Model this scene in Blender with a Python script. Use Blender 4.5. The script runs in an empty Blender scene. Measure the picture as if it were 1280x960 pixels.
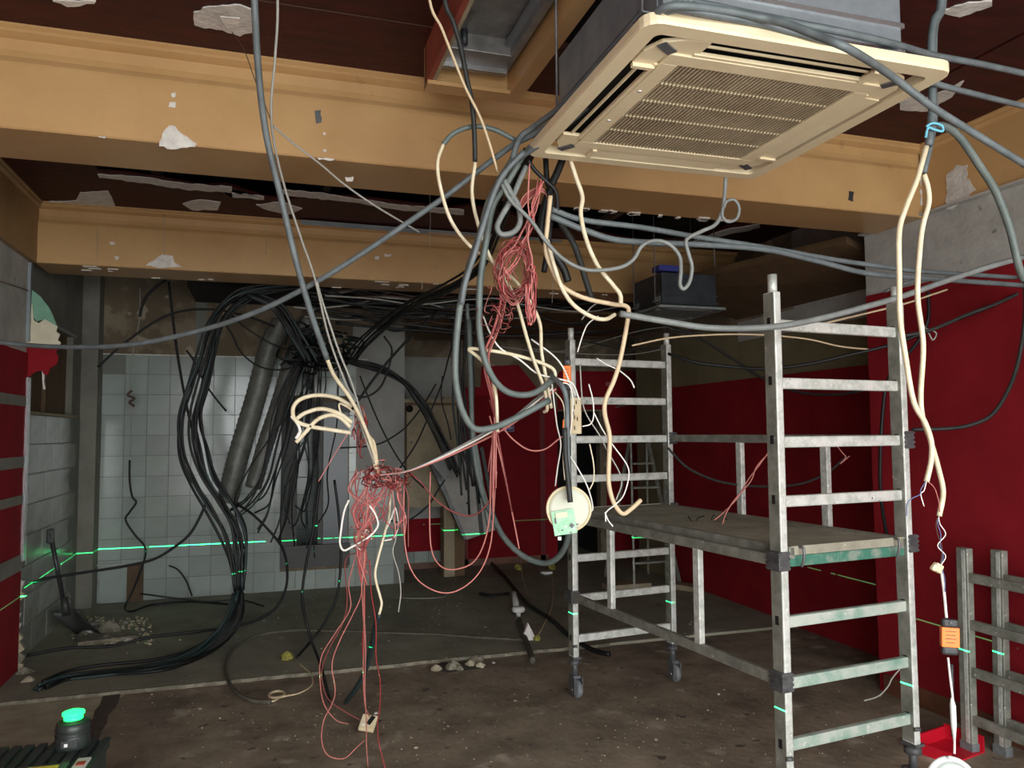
import bpy, math, random
import numpy as np
from mathutils import Vector, Matrix, noise

random.seed(7)
C = bpy.context.scene.collection

# ------------------------------------------------------------------ camera
FPX = 961.0
YAW, PIT, ROLL = math.radians(17.6), math.radians(3.6), math.radians(-0.4)
EYE = np.array([0, 0, 1.6])
_f = np.array([math.sin(YAW) * math.cos(PIT), math.cos(YAW) * math.cos(PIT), math.sin(PIT)])
_r0 = np.array([math.cos(YAW), -math.sin(YAW), 0.0]); _u0 = np.cross(_r0, _f)
_r = _r0 * math.cos(ROLL) + _u0 * math.sin(ROLL); _u = -_r0 * math.sin(ROLL) + _u0 * math.cos(ROLL)
cam_data = bpy.data.cameras.new('camera'); cam = bpy.data.objects.new('camera', cam_data); C.objects.link(cam)
cam.matrix_world = Matrix(((_r[0], _u[0], -_f[0], 0), (_r[1], _u[1], -_f[1], 0), (_r[2], _u[2], -_f[2], EYE[2]), (0, 0, 0, 1)))
cam_data.sensor_width = 36; cam_data.lens = FPX / 1280 * 36; cam_data.clip_start = .05
bpy.context.scene.camera = cam

# ------------------------------------------------------------------ world, lights, exposure
w = bpy.data.worlds.new('overcast_sky'); bpy.context.scene.world = w; w.use_nodes = True
bg = w.node_tree.nodes['Background']; bg.inputs[0].default_value = (.93, .97, .98, 1); bg.inputs[1].default_value = 3.6
vs = bpy.context.scene.view_settings
vs.view_transform = 'Standard'; vs.look = 'None'; vs.gamma = 1; vs.use_curve_mapping = False; vs.exposure = 0.55

def area(name, loc, rot, sx, sy, power, col):
    l = bpy.data.lights.new(name, 'AREA'); l.shape = 'RECTANGLE'; l.size = sx; l.size_y = sy; l.energy = power; l.color = col
    o = bpy.data.objects.new(name, l); C.objects.link(o); o.location = loc; o.rotation_euler = rot; return o
# daylight through the open shop front behind the camera
area('shopfront_daylight', (1.0, -1.15, 1.45), (math.radians(90), 0, 0), 4.9, 2.6, 95, (.97, 1, .98))

# ------------------------------------------------------------------ pixel to point helpers (1280x960 frame)
def ray(x, y): return _f + (x - 640) / FPX * _r - (y - 480) / FPX * _u
def PY(x, y, Y): d = ray(x, y); return EYE + d * (Y / d[1])
def PX(x, y, X): d = ray(x, y); return EYE + d * (X / d[0])
def PZ(x, y, Z=0.0): d = ray(x, y); return EYE + d * ((Z - EYE[2]) / d[2])

# ------------------------------------------------------------------ materials
def lin(c):
    return tuple(((v / 255) / 12.92 if v / 255 <= .04045 else ((v / 255 + .055) / 1.055) ** 2.4) for v in c) + (1,)
MATS = {}
def mat(name, c, rough=.6, metal=0.0, c2=None, scale=6, contrast=(.35, .65), bump=0.0, bscale=60, obj_rand=0.0, coat=0, spots=None, spec=.5, aniso=(1, 1, 1), rough2=None):
    """c, c2: sRGB; large noise mixes c and c2; spots = (colour, scale, threshold)."""
    m = bpy.data.materials.new(name); m.use_nodes = True; nt = m.node_tree; n = nt.nodes; L = nt.links
    b = n['Principled BSDF']; b.inputs['Roughness'].default_value = rough; b.inputs['Metallic'].default_value = metal
    b.inputs['Specular IOR Level'].default_value = spec; b.inputs['Coat Weight'].default_value = coat
    b.inputs['Base Color'].default_value = lin(c)
    tc = n.new('ShaderNodeTexCoord'); mp = n.new('ShaderNodeMapping'); L.new(tc.outputs['Object'], mp.inputs[0]); mp.inputs['Scale'].default_value = aniso
    out = None
    if c2:
        nz = n.new('ShaderNodeTexNoise'); nz.inputs['Scale'].default_value = scale; nz.inputs['Detail'].default_value = 8; nz.inputs['Roughness'].default_value = .65
        L.new(mp.outputs[0], nz.inputs[0]); cr = n.new('ShaderNodeValToRGB'); L.new(nz.outputs[0], cr.inputs[0])
        cr.color_ramp.elements[0].position = contrast[0]; cr.color_ramp.elements[1].position = contrast[1]
        cr.color_ramp.elements[0].color = lin(c); cr.color_ramp.elements[1].color = lin(c2); out = cr.outputs[0]
        if rough2 is not None:
            mr = n.new('ShaderNodeMapRange'); L.new(nz.outputs[0], mr.inputs[0]); mr.inputs[1].default_value = contrast[0]; mr.inputs[2].default_value = contrast[1]
            mr.inputs[3].default_value = rough; mr.inputs[4].default_value = rough2; L.new(mr.outputs[0], b.inputs['Roughness'])
    for sp in (spots or []):
        nz = n.new('ShaderNodeTexNoise'); nz.inputs['Scale'].default_value = sp[1]; nz.inputs['Detail'].default_value = 6
        L.new(mp.outputs[0], nz.inputs[0]); cr = n.new('ShaderNodeValToRGB'); L.new(nz.outputs[0], cr.inputs[0])
        cr.color_ramp.elements[0].position = sp[2]; cr.color_ramp.elements[1].position = sp[2] + (sp[3] if len(sp) > 3 else .04)
        mx = n.new('ShaderNodeMix'); mx.data_type = 'RGBA'; L.new(cr.outputs[0], mx.inputs[0])
        if out: L.new(out, mx.inputs[6])
        else: mx.inputs[6].default_value = lin(c)
        mx.inputs[7].default_value = lin(sp[0]); out = mx.outputs[2]
    if obj_rand:
        oi = n.new('ShaderNodeObjectInfo'); mr = n.new('ShaderNodeMapRange'); L.new(oi.outputs['Random'], mr.inputs[0])
        mr.inputs[3].default_value = 1 - obj_rand; mr.inputs[4].default_value = 1 + obj_rand * .4
        vm = n.new('ShaderNodeVectorMath'); vm.operation = 'SCALE'
        if out: L.new(out, vm.inputs[0])
        else: vm.inputs[0].default_value = lin(c)[:3]
        L.new(mr.outputs[0], vm.inputs['Scale']); out = vm.outputs[0]
    if out: L.new(out, b.inputs['Base Color'])
    if bump:
        nb = n.new('ShaderNodeTexNoise'); nb.inputs['Scale'].default_value = bscale; nb.inputs['Detail'].default_value = 5; L.new(mp.outputs[0], nb.inputs[0])
        bp = n.new('ShaderNodeBump'); bp.inputs['Strength'].default_value = bump; bp.inputs['Distance'].default_value = .01
        L.new(nb.outputs[0], bp.inputs['Height']); L.new(bp.outputs[0], b.inputs['Normal'])
    MATS[name] = m; return m
def emis(name, c, s):
    m = mat(name, c, .3); b = m.node_tree.nodes['Principled BSDF']; b.inputs['Emission Color'].default_value = lin(c); b.inputs['Emission Strength'].default_value = s; return m

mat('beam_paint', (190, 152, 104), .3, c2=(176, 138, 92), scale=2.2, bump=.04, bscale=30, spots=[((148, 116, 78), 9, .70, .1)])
mat('beam_paint_shaded', (150, 118, 78), .5, c2=(128, 98, 62), scale=3, bump=.08)  # same beam paint with the side beam's shade put into the colour
mat('maroon_ceiling', (70, 24, 20), .6, c2=(48, 15, 13), scale=5, bump=.25, bscale=45, aniso=(1, 4, 1), spec=.25)
mat('red_brown_board', (150, 72, 56), .6, c2=(128, 60, 48))
mat('bare_plaster', (214, 210, 204), .9, c2=(180, 176, 170), scale=12, bump=.5, bscale=50)
mat('white_plaster', (226, 222, 214), .9, c2=(196, 190, 184), scale=20, bump=.5, bscale=60)
mat('grey_plaster', (176, 174, 168), .9, c2=(150, 148, 142), scale=4, bump=.3, bscale=40, spots=[((118, 116, 110), 14, .68)])
mat('grey_wall', (158, 158, 154), .85, c2=(138, 138, 132), scale=2.5, bump=.2)
mat('olive_wall', (122, 112, 84), .85, c2=(108, 98, 72), scale=3, bump=.25)
mat('brown_plaster', (132, 118, 98), .9, c2=(104, 92, 74), scale=2.5, contrast=(.45, .52), bump=.4, spots=[((160, 150, 130), 3.1, .62, .02)])
mat('red_wall', (136, 20, 30), .85, c2=(120, 14, 24), scale=3, bump=.12, bscale=25, spec=.25, spots=[((164, 84, 84), 26, .76, .03)])
mat('red_door', (116, 12, 20), .8, c2=(104, 8, 16), scale=3, spec=.2)
mat('dark_red', (100, 10, 16), .6)
mat('floor_front', (150, 136, 116), .55, c2=(98, 86, 72), scale=2.4, contrast=(.34, .66), bump=.5, bscale=22, spots=[((176, 166, 148), 5, .60, .14), ((72, 62, 54), 11, .64, .06)], rough2=.85)
mat('floor_back', (146, 142, 124), .7, c2=(116, 112, 98), scale=2.2, bump=.35, bscale=26, spots=[((166, 162, 146), 12, .66, .08), ((92, 84, 70), 6, .66, .1)])
mat('dust', (176, 166, 142), .95, c2=(146, 136, 114), scale=6, bump=.5)
mat('kerb', (134, 128, 112), .9, c2=(106, 100, 86), scale=18, contrast=(.45, .55), bump=.8)
mat('dark_stain', (58, 50, 44), .8, c2=(88, 76, 64), scale=25, bump=.5)
mat('white_tile', (162, 171, 165), .14, obj_rand=.14, spec=.5, c2=(150, 159, 153), scale=4)
mat('grey_tile', (156, 158, 150), .22, c2=(132, 134, 126), scale=5, obj_rand=.1)
mat('grout', (118, 120, 114), .9)
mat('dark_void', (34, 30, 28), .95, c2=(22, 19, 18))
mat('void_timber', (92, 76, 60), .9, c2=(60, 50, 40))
mat('dark_frame', (46, 46, 44), .5, c2=(60, 60, 56), scale=12)
mat('dark_leaf', (70, 76, 82), .3)
mat('beige_board', (160, 148, 122), .7, c2=(134, 122, 98), scale=6, bump=.15)
mat('brown_skirting', (112, 70, 48), .5, c2=(86, 52, 38), scale=8)
mat('brown_board', (100, 76, 50), .7, c2=(78, 58, 38), aniso=(1, 1, .3))
mat('galvanised', (146, 152, 156), .4, .5, c2=(126, 132, 138), scale=4, contrast=(.4, .6), rough2=.5)
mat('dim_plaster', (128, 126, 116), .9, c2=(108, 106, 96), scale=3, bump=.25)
mat('dull_steel', (120, 122, 124), .5, .6, c2=(92, 94, 96), scale=10)
mat('dark_steel', (62, 66, 72), .5, .4, c2=(46, 48, 52), scale=8)
mat('bright_steel', (210, 212, 214), .25, .9)
mat('tray_steel', (150, 148, 146), .4, .5, c2=(110, 108, 106), scale=7)
mat('cream_plastic', (226, 212, 178), .36, c2=(216, 200, 164), scale=3)
mat('cream_plastic_dirty', (190, 176, 148), .5, c2=(160, 146, 120), scale=5)
mat('shadow_black', (16, 15, 14), .7)
mat('aluminium', (214, 216, 210), .4, .3, c2=(176, 180, 172), scale=16, contrast=(.42, .62), bump=.1, spots=[((232, 232, 226), 55, .66, .03), ((110, 114, 106), 30, .70, .04)], rough2=.6)
mat('aluminium_dull_shade', (150, 150, 140), .55, .3, c2=(110, 112, 102), scale=14, bump=.12, spots=[((196, 194, 186), 40, .68, .03)])  # dull aluminium; also carries the painted shade of the posts' slotted side
mat('aluminium_green', (186, 194, 184), .5, .25, c2=(124, 160, 144), scale=9, contrast=(.42, .66), spots=[((206, 206, 198), 40, .66, .03)])
mat('green_paint', (62, 116, 98), .6, .1, c2=(128, 140, 128), scale=14, contrast=(.48, .62))
mat('deck_board', (164, 160, 142), .75, .1, c2=(132, 128, 112), scale=5, bump=.2, spots=[((186, 182, 166), 30, .68, .05)])
mat('clamp_plastic', (52, 52, 54), .5, c2=(84, 84, 84), scale=30)
mat('rubber_grey', (120, 122, 124), .6, c2=(92, 94, 96), scale=20)
mat('conduit_grey', (104, 112, 114), .5, c2=(82, 90, 92), scale=14, bump=.06)
mat('conduit_light', (128, 132, 130), .5, c2=(106, 110, 108), scale=14)
mat('conduit_green', (84, 96, 94), .5, c2=(104, 112, 108), scale=14)
mat('cable_black', (18, 19, 20), .5, spec=.35)
mat('cable_dark', (34, 36, 36), .55, c2=(48, 50, 48), scale=20, spec=.35)
mat('cable_teal', (34, 50, 50), .5)
mat('cable_dusty', (92, 88, 76), .8, c2=(72, 68, 58), scale=20)
mat('cable_cream', (222, 210, 182), .5, c2=(202, 188, 156), scale=20)
mat('cable_beige', (206, 184, 150), .5)
mat('wire_white', (226, 222, 214), .5)
mat('wire_pink', (188, 116, 108), .5)
mat('wire_red', (156, 56, 58), .5)
mat('wire_dusty_red', (134, 70, 66), .6)
mat('wire_grey', (150, 148, 140), .6)
mat('wire_blue', (84, 98, 140), .5)
mat('wire_brown', (74, 54, 44), .6)
mat('tape_blue', (112, 190, 214), .5)
mat('duct_foil', (128, 128, 122), .5, .25, c2=(98, 98, 92), scale=10, bump=.3, bscale=80)
mat('orange_plastic', (246, 124, 48), .45)
mat('black_plastic', (36, 36, 38), .45, c2=(54, 54, 56), scale=10)
mat('white_plastic', (222, 224, 220), .35)
mat('warm_plastic', (226, 214, 180), .4, c2=(208, 188, 150), scale=10)
mat('disc_plastic', (222, 210, 176), .4, c2=(206, 186, 148), scale=5)
mat('disc_face', (190, 192, 174), .5)
mat('circuit_green', (122, 178, 138), .45, c2=(160, 206, 170), scale=40)
mat('chip_dark', (58, 62, 64), .4)
mat('toolbox', (52, 62, 58), .5, c2=(42, 50, 48), scale=12)
mat('yellow_label', (228, 214, 80), .5)
mat('label_white', (220, 220, 216), .5)
mat('label_red', (176, 40, 44), .5)
mat('laser_tool', (44, 52, 48), .4)
mat('red_plastic', (190, 18, 40), .4)
mat('foam_yellow', (168, 160, 74), .9, c2=(120, 116, 56), scale=50, bump=.8)
mat('sign_blue', (50, 58, 120), .4)
mat('blue_lid', (50, 56, 130), .5)
mat('shovel_steel', (70, 72, 68), .55, .4, c2=(50, 52, 50), scale=12)
mat('green_board', (126, 168, 144), .85, c2=(108, 150, 128))
mat('cream_board', (214, 208, 184), .85, c2=(196, 188, 162))
mat('pavement', (176, 172, 166), .9, c2=(150, 146, 140), scale=2)
emis('laser_glow', (30, 255, 100), 3)
emis('downlight_glow', (240, 252, 246), .3)

# ------------------------------------------------------------------ mesh builder
class MB:
    def __init__(s): s.v = []; s.f = []; s.sm = []
    def add(s, v, f, smooth=False):
        k = len(s.v); s.v += [tuple(p) for p in v]; s.f += [tuple(i + k for i in q) for q in f]; s.sm += [smooth] * len(f); return s
    def box(s, c, d, M=None, taper=1.0):
        x, y, z = d[0] / 2, d[1] / 2, d[2] / 2
        v = [Vector((i * x * (taper if k > 0 else 1), j * y * (taper if k > 0 else 1), k * z)) for k in (-1, 1) for j in (-1, 1) for i in (-1, 1)]
        if M is not None: v = [M @ p for p in v]
        v = [p + Vector(c) for p in v]
        return s.add(v, [(0, 2, 3, 1), (4, 5, 7, 6), (0, 1, 5, 4), (2, 6, 7, 3), (0, 4, 6, 2), (1, 3, 7, 5)])
    def bb(s, x0, y0, z0, x1, y1, z1): return s.box(((x0 + x1) / 2, (y0 + y1) / 2, (z0 + z1) / 2), (abs(x1 - x0), abs(y1 - y0), abs(z1 - z0)))
    def tube(s, pts, r, n=6, cap=True):
        P = [np.array(p, float) for p in pts]
        t = [P[min(i + 1, len(P) - 1)] - P[max(i - 1, 0)] for i in range(len(P))]
        t = [a / (np.linalg.norm(a) + 1e-9) for a in t]
        a = np.array([0, 0, 1.0]) if abs(t[0][2]) < .9 else np.array([1.0, 0, 0])
        nrm = np.cross(t[0], a); nrm /= np.linalg.norm(nrm)
        v = []; f = []
        for i, p in enumerate(P):
            nrm = nrm - t[i] * (nrm @ t[i]); nrm /= (np.linalg.norm(nrm) + 1e-9); b = np.cross(t[i], nrm)
            rr = r[i] if hasattr(r, '__len__') else r
            for k in range(n):
                an = 2 * math.pi * k / n; v.append(p + (nrm * math.cos(an) + b * math.sin(an)) * rr)
        for i in range(len(P) - 1):
            for k in range(n):
                f.append((i * n + k, i * n + (k + 1) % n, (i + 1) * n + (k + 1) % n, (i + 1) * n + k))
        if cap: f.append(tuple(range(n))[::-1]); f.append(tuple((len(P) - 1) * n + k for k in range(n)))
        return s.add(v, f, True)
    def cyl(s, a, b, r, n=12, r2=None):
        return s.tube([a, b], [r, r if r2 is None else r2], n)
    def lathe(s, prof, c, axis='Z', n=24, M=None):
        v = []; f = []
        for (r, h) in prof:
            for k in range(n):
                an = 2 * math.pi * k / n; p = Vector((r * math.cos(an), r * math.sin(an), h))
                if M is not None: p = M @ p
                v.append(p + Vector(c))
        for i in range(len(prof) - 1):
            for k in range(n): f.append((i * n + k, i * n + (k + 1) % n, (i + 1) * n + (k + 1) % n, (i + 1) * n + k))
        f.append(tuple(range(n))[::-1]); f.append(tuple((len(prof) - 1) * n + k for k in range(n)))
        return s.add(v, f, True)
    def prism(s, poly, d):
        """poly: 3D points of one face, d: offset vector."""
        n = len(poly); P = [Vector(p) for p in poly]; D = Vector(d)
        f = [tuple(range(n)), tuple(range(n, 2 * n))[::-1]] + [(i, i + n, (i + 1) % n + n, (i + 1) % n) for i in range(n)]
        return s.add(P + [p + D for p in P], f)
    def build(s, name, m, parent=None, loc=(0, 0, 0), bevel=0, **kw):
        me = bpy.data.meshes.new(name)
        L = Vector(loc)
        me.from_pydata([tuple(Vector(p) - L) for p in s.v], [], s.f); me.validate(); me.update()
        for p, q in zip(me.polygons, s.sm): p.use_smooth = q
        import bmesh
        bm = bmesh.new(); bm.from_mesh(me); bmesh.ops.recalc_face_normals(bm, faces=bm.faces); bm.to_mesh(me); bm.free()
        me.materials.append(MATS[m])
        o = bpy.data.objects.new(name, me); C.objects.link(o)
        if parent: o.parent = parent
        o.location = L if not parent else L
        if bevel:
            b = o.modifiers.new('bevel', 'BEVEL'); b.width = bevel; b.segments = 2; b.limit_method = 'ANGLE'
        for k, v in kw.items(): o[k] = v
        return o

def tag(o, label, cat, group=None):
    o['label'] = label; o['category'] = cat
    if group: o['group'] = group
    return o
def thing(name, label, cat, loc, rz=0, group=None):
    o = bpy.data.objects.new(name, None); C.objects.link(o); o.location = Vector(loc); o.rotation_euler = (0, 0, rz); o.empty_display_size = .05
    return tag(o, label, cat, group)
def struct(name, mb, m, parent=None, **kw):
    o = mb.build(name, m, parent, **kw)
    if not parent: o['kind'] = 'structure'
    return o
def dup(root, loc=None, **props):
    r = root.copy(); C.objects.link(r)
    if loc is not None: r.location = loc
    for k, v in props.items(): r[k] = v
    for ch in list(root.children):
        c = ch.copy(); C.objects.link(c); c.parent = r
        for g in ch.children:
            d = g.copy(); C.objects.link(d); d.parent = c
    return r
def smooth(pts, k=6):
    P = [np.array(p, float) for p in pts]
    if len(P) < 3: return P
    P = [2 * P[0] - P[1]] + P + [2 * P[-1] - P[-2]]; out = []
    for i in range(1, len(P) - 2):
        a, b, c, d = P[i - 1:i + 3]
        for j in range(k):
            t = j / k
            out.append(.5 * ((2 * b) + (c - a) * t + (2 * a - 5 * b + 4 * c - d) * t * t + (3 * b - a - 3 * c + d) * t ** 3))
    out.append(P[-2]); return out

# ================================================================== STRUCTURE
XL, XR, XR2, YB = -1.6, 3.63, 4.14, 8.2
YF = -1.2       # shop front line
CZ = 3.25
YP = 5.38       # kerb between the two floors
struct('floor', MB().bb(-2.2, YF - .1, -.2, 5.2, YP, 0), 'floor_front')
o = struct('floor_rear', MB().bb(-2.2, YP, -.2, 5.2, 10.2, .02), 'floor_back')
# chipped kerb edge, built as a row of uneven pieces
x = -1.6; k = 0
rnd = random.Random(3)
fl = bpy.data.objects['floor_rear']
while x < 2.4:
    l = rnd.uniform(.12, .35); y0 = YP - rnd.uniform(.004, .014)
    if not (1.05 < x < 1.35):
        MB().prism([(x, y0, .0), (x + l * .5, y0 - rnd.uniform(0, .012), 0), (x + l, y0, 0), (x + l, YP + .008, 0), (x, YP + .008, 0)], (0, 0, .0225)).build('kerb_piece', 'kerb', fl)
    x += l
struct('pavement', MB().bb(-14, -16, -.25, 16, YF - .1, -.06), 'pavement')
# walls
wl = struct('wall_left', MB().bb(XL - .16, YF, 0, XL, 6.06, 4.0), 'grey_plaster')
def wall_panel(name, parent, m, x, y0, z0, y1, z1, t=.006, **kw):
    return MB().bb(x, y0, z0, x + t, y1, z1).build(name, m, parent, **kw)
wall_panel('red_paint_sheet', wl, 'red_wall', XL, YF, 0, 6.055, 2.17, .012)
for z0, z1 in ((1.80, 1.87), (1.385, 1.46), (1.14, 1.2), (.69, .80)):
    wall_panel('filler_strip', wl, 'dim_plaster', XL + .012, 4.6, z0, 6.05, z1, .006)
MB().bb(XL + .0, 6.03, .75, XL + .03, 6.075, 2.0).build('metal_corner_bead', 'bright_steel', wl)
MB().bb(XL + .0, 6.03, 2.25, XL + .02, 6.07, 2.8).build('metal_corner_bead', 'galvanised', wl)
MB().prism([(XL, 6.05, 2.60), (XL + .012, 6.05, 2.60), (XL + .012, 5.0, 2.52), (XL, 5.0, 2.52)], (0, 0, .006)).build('plaster_crack', 'brown_plaster', wl)
# torn board projecting past the wall end
def flap(name, m, px, Y, t=.012):
    P = [PY(a, b, Y) for a, b in px]
    return MB().prism(P, (0, t, 0)).build(name, m, wl)
flap('torn_green_board', 'green_board', [(33, 357), (50, 370), (61, 384), (66, 394), (71, 407), (52, 400), (46, 402), (41, 396), (40, 381), (33, 378)], 6.07)
flap('torn_cream_board', 'cream_board', [(33, 378), (40, 380), (42, 400), (48, 404), (56, 399), (72, 408), (70, 414), (75, 418), (72, 425), (76, 428), (74, 434), (30, 431)], 6.065)
flap('torn_red_board', 'red_wall', [(30, 431), (74, 434), (70, 440), (73, 447), (71, 455), (62, 461), (60, 469), (55, 468), (52, 463), (44, 465), (36, 471), (27, 475)], 6.06)
flap('torn_paper_edge', 'white_plaster', [(52, 462), (56, 466), (55, 477), (57, 486), (54, 487), (53, 476)], 6.08, .004)
MB().prism([PY(a, b, 6.08) for a, b in [(27, 474), (33, 470), (33, 500), (26, 506)]], (0, .01, 0)).build('torn_green_board', 'green_board', wl)
# ragged foot of the partition
for i in range(9):
    z = .02 + i * .07
    MB().box((XL - .03 + rnd.uniform(0, .03), 6.07 + rnd.uniform(0, .01), z), (.07, .03, .09), Matrix.Rotation(rnd.uniform(0, 1), 3, 'Y')).build('crumbled_plaster', rnd.choice(['grey_plaster', 'dust', 'kerb']), wl)

# recess wall on the left (tiled planks, opening above)
wr = struct('wall_left_recess', MB().bb(-2.1, 6.06, 0, -1.66, YB + .2, 1.76).bb(-2.1, 6.06, 2.47, -1.66, YB + .2, 4.0).bb(-2.1, 7.66, 1.76, -1.66, YB + .2, 2.47).bb(-2.1, 6.06, 1.76, -1.66, 6.2, 2.47).bb(-2.2, 6, 0, -2.05, 9, 4), 'dim_plaster')
MB().bb(-1.78, 6.2, 1.77, -1.71, 7.66, 2.47).build('niche_back_board', 'brown_board', wr)
for y in (6.9,): MB().bb(-1.71, y, 1.77, -1.68, y + .06, 2.46).build('niche_batten', 'brown_board', wr)
MB().bb(-1.68, 6.2, 1.755, -1.62, 7.7, 1.775).build('niche_ledge', 'beige_board', wr)
MB().bb(-1.66, 6.06, 2.47, -1.64, 7.7, 2.49).build('niche_lintel_strip', 'grey_wall', wr)
r_ = 0; z = .02
MB().bb(-1.66, 6.07, .02, -1.655, 7.98, 1.755).build('grout_bed', 'grout', wr)
tm = MB().bb(0, 0.002, 0.002, .012, .394, .211)
first = None
for r_ in range(8):
    for c_ in range(-1, 5):
        y0 = 6.2 + c_ * .4 + (.2 if r_ % 2 else 0); 
        if y0 + .39 > 7.98 or y0 < 6.07: continue
        if first is None:
            first = tm.build('wall_tile', 'grey_tile', wr); t = first
        else: t = first.copy(); C.objects.link(t); t.parent = wr
        t.location = (-1.66, y0, .02 + r_ * .217); t.rotation_euler = (rnd.uniform(-.002, .002), 0, rnd.uniform(-.004, .004))
MB().bb(-1.665, 7.98, 0.02, -1.52, YB, 3.1).build('corner_pilaster', 'dim_plaster', wr)

# back wall, tiled, with an opening
wb = struct('wall_back', MB().bb(-1.7, YB, 0, .14, YB + .14, 3.6).bb(.80, YB, 0, 1.39, YB + .14, 3.6).bb(.14, YB, 0, .80, YB + .14, .26).bb(.14, YB, 1.92, .80, YB + .14, 3.6), 'brown_plaster')
MB().bb(-1.52, YB - .004, .02, .13, YB, 2.375).bb(.82, YB - .004, .02, 1.39, YB, 1.2).build('grout_bed', 'grout', wb)
TS = .2
tm = MB().bb(0.003, -.010, .003, TS - .003, 0, .197 - .003)
tf = None; TZ = 2.38
for i in range(15):
    for j in range(12):
        x0 = -1.52 + i * TS; z0 = .02 + j * .197
        x1 = x0 + TS
        if x1 > 1.40: continue
        if x1 > .10 and x0 < .84 and z0 + TS > .30 and z0 < 1.95: continue
        if j == 11 and rnd.random() < .12: continue
        if x0 > .78 and z0 > 1.2: continue
        if tf is None: tf = tm.build('wall_tile', 'white_tile', wb); t = tf
        else: t = tf.copy(); C.objects.link(t); t.parent = wb
        t.location = (x0, YB, z0); t.rotation_euler = (rnd.uniform(-.004, .004), 0, rnd.uniform(-.004, .004))
# cut tiles beside the opening
for (a, b) in ((.08, .13), (.81, .88)):
    for j in range(1, 10):
        MB().bb(a, YB - .012, .02 + j * .197, b, YB, .02 + j * .197 + .19).build('cut_tile', 'white_tile', wb)
MB().bb(-1.52, YB - .02, 2.375, 1.0, YB, 2.385).build('tile_trim_strip', 'white_plaster', wb)
MB().bb(.84, YB - .008, .6, 1.39, YB + .0, 2.75).build('painted_panel', 'grey_wall', wb)
# opening frame with darker room behind
wn = struct('window_1', MB().bb(.13, YB - .03, .25, .29, YB + .16, 1.93).bb(.13, YB - .03, 1.82, .82, YB + .16, 1.93).bb(.13, YB - .05, .25, .82, YB + .16, .47), 'dark_frame')
MB().bb(.55, YB + .0, .47, .80, YB + .03, 1.82).build('door_leaf', 'dark_leaf', wn)
MB().bb(.50, YB + .03, .47, .55, YB + .1, 1.82).build('window_mullion', 'dark_frame', wn)
rb = struct('wall_utility_room', MB().bb(-.6, 9.3, 0, 1.30, 9.4, 3.6).bb(-.7, YB, 0, -.6, 9.4, 3.6), 'grout')
for i in range(8):
    for j in range(9):
        t = tf.copy(); C.objects.link(t); t.parent = rb; t.location = (-.35 + i * TS, 9.3, .1 + j * .2); t.rotation_euler = (rnd.uniform(-.006, .006), 0, rnd.uniform(-.006, .006))
struct('wall_utility_side', MB().bb(1.39, YB + .14, 0, 1.3, 9.4, 3.6), 'grey_wall')
# deeper red back wall with a dark doorway
w2 = struct('wall_back_red', MB().bb(1.3, 9.0, 0, 3.34, 9.12, 3.6).bb(4.02, 9.0, 0, 5.0, 9.12, 3.6).bb(3.34, 9.0, 1.86, 4.02, 9.12, 3.6), 'brown_plaster')
MB().bb(1.3, 8.985, .60, 2.15, 9.0, 2.5).build('grey_paint_sheet', 'grey_wall', w2)
MB().bb(1.3, 8.98, .22, 2.15, 9.0, .60).build('red_paint_sheet', 'red_wall', w2)
for i in range(5): MB().bb(1.3 + i * .17, 8.985, .09, 1.465 + i * .17, 9.0, .22).build('wall_tile', 'white_tile', w2)
def redp(px, Y=8.985, m='red_wall'):
    P = [PY(a, b, Y) for a, b in px]; return MB().prism(P, (0, .015, 0)).build('red_paint_sheet', m, w2)
redp([(574, 484), (601, 484), (602, 458), (648, 456), (690, 508), (697, 512), (697, 699), (574, 714)])
redp([(697, 470), (700, 464), (796, 464), (798, 495), (764, 512), (697, 512)])
redp([(759, 512), (820, 500), (820, 695), (759, 699)])
MB().bb(2.30, 8.965, .03, 3.2, 8.985, 2.05).build('red_door_leaf', 'red_door', w2)
MB().bb(3.2, 8.96, .03, 3.26, 8.99, 2.05).build('door_frame_post', 'dark_red', w2)
MB().bb(2.22, 8.96, .03, 2.28, 8.99, 2.05).build('door_frame_post', 'dark_red', w2)
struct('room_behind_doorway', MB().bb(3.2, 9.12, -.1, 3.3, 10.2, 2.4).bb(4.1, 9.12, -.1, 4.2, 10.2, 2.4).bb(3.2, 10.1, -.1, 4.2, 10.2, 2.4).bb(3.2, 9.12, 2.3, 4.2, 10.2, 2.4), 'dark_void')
struct('baseboard_back', MB().bb(2.1, 8.96, .02, 3.3, 8.985, .1).bb(1.3, 8.96, .02, 2.1, 8.98, .09), 'brown_skirting')
# timber jamb standing between the two back walls
jb = struct('trim_1', MB().bb(1.86, 8.38, .02, 1.98, 8.55, 2.0), 'beige_board')
MB().bb(1.98, 8.40, .02, 2.10, 8.52, 1.2).build('inner_jamb_board', 'brown_board', jb)
struct('trim_2', MB().bb(1.40, 8.3, 1.88, 2.02, 8.42, 1.97), 'beige_board')
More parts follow.
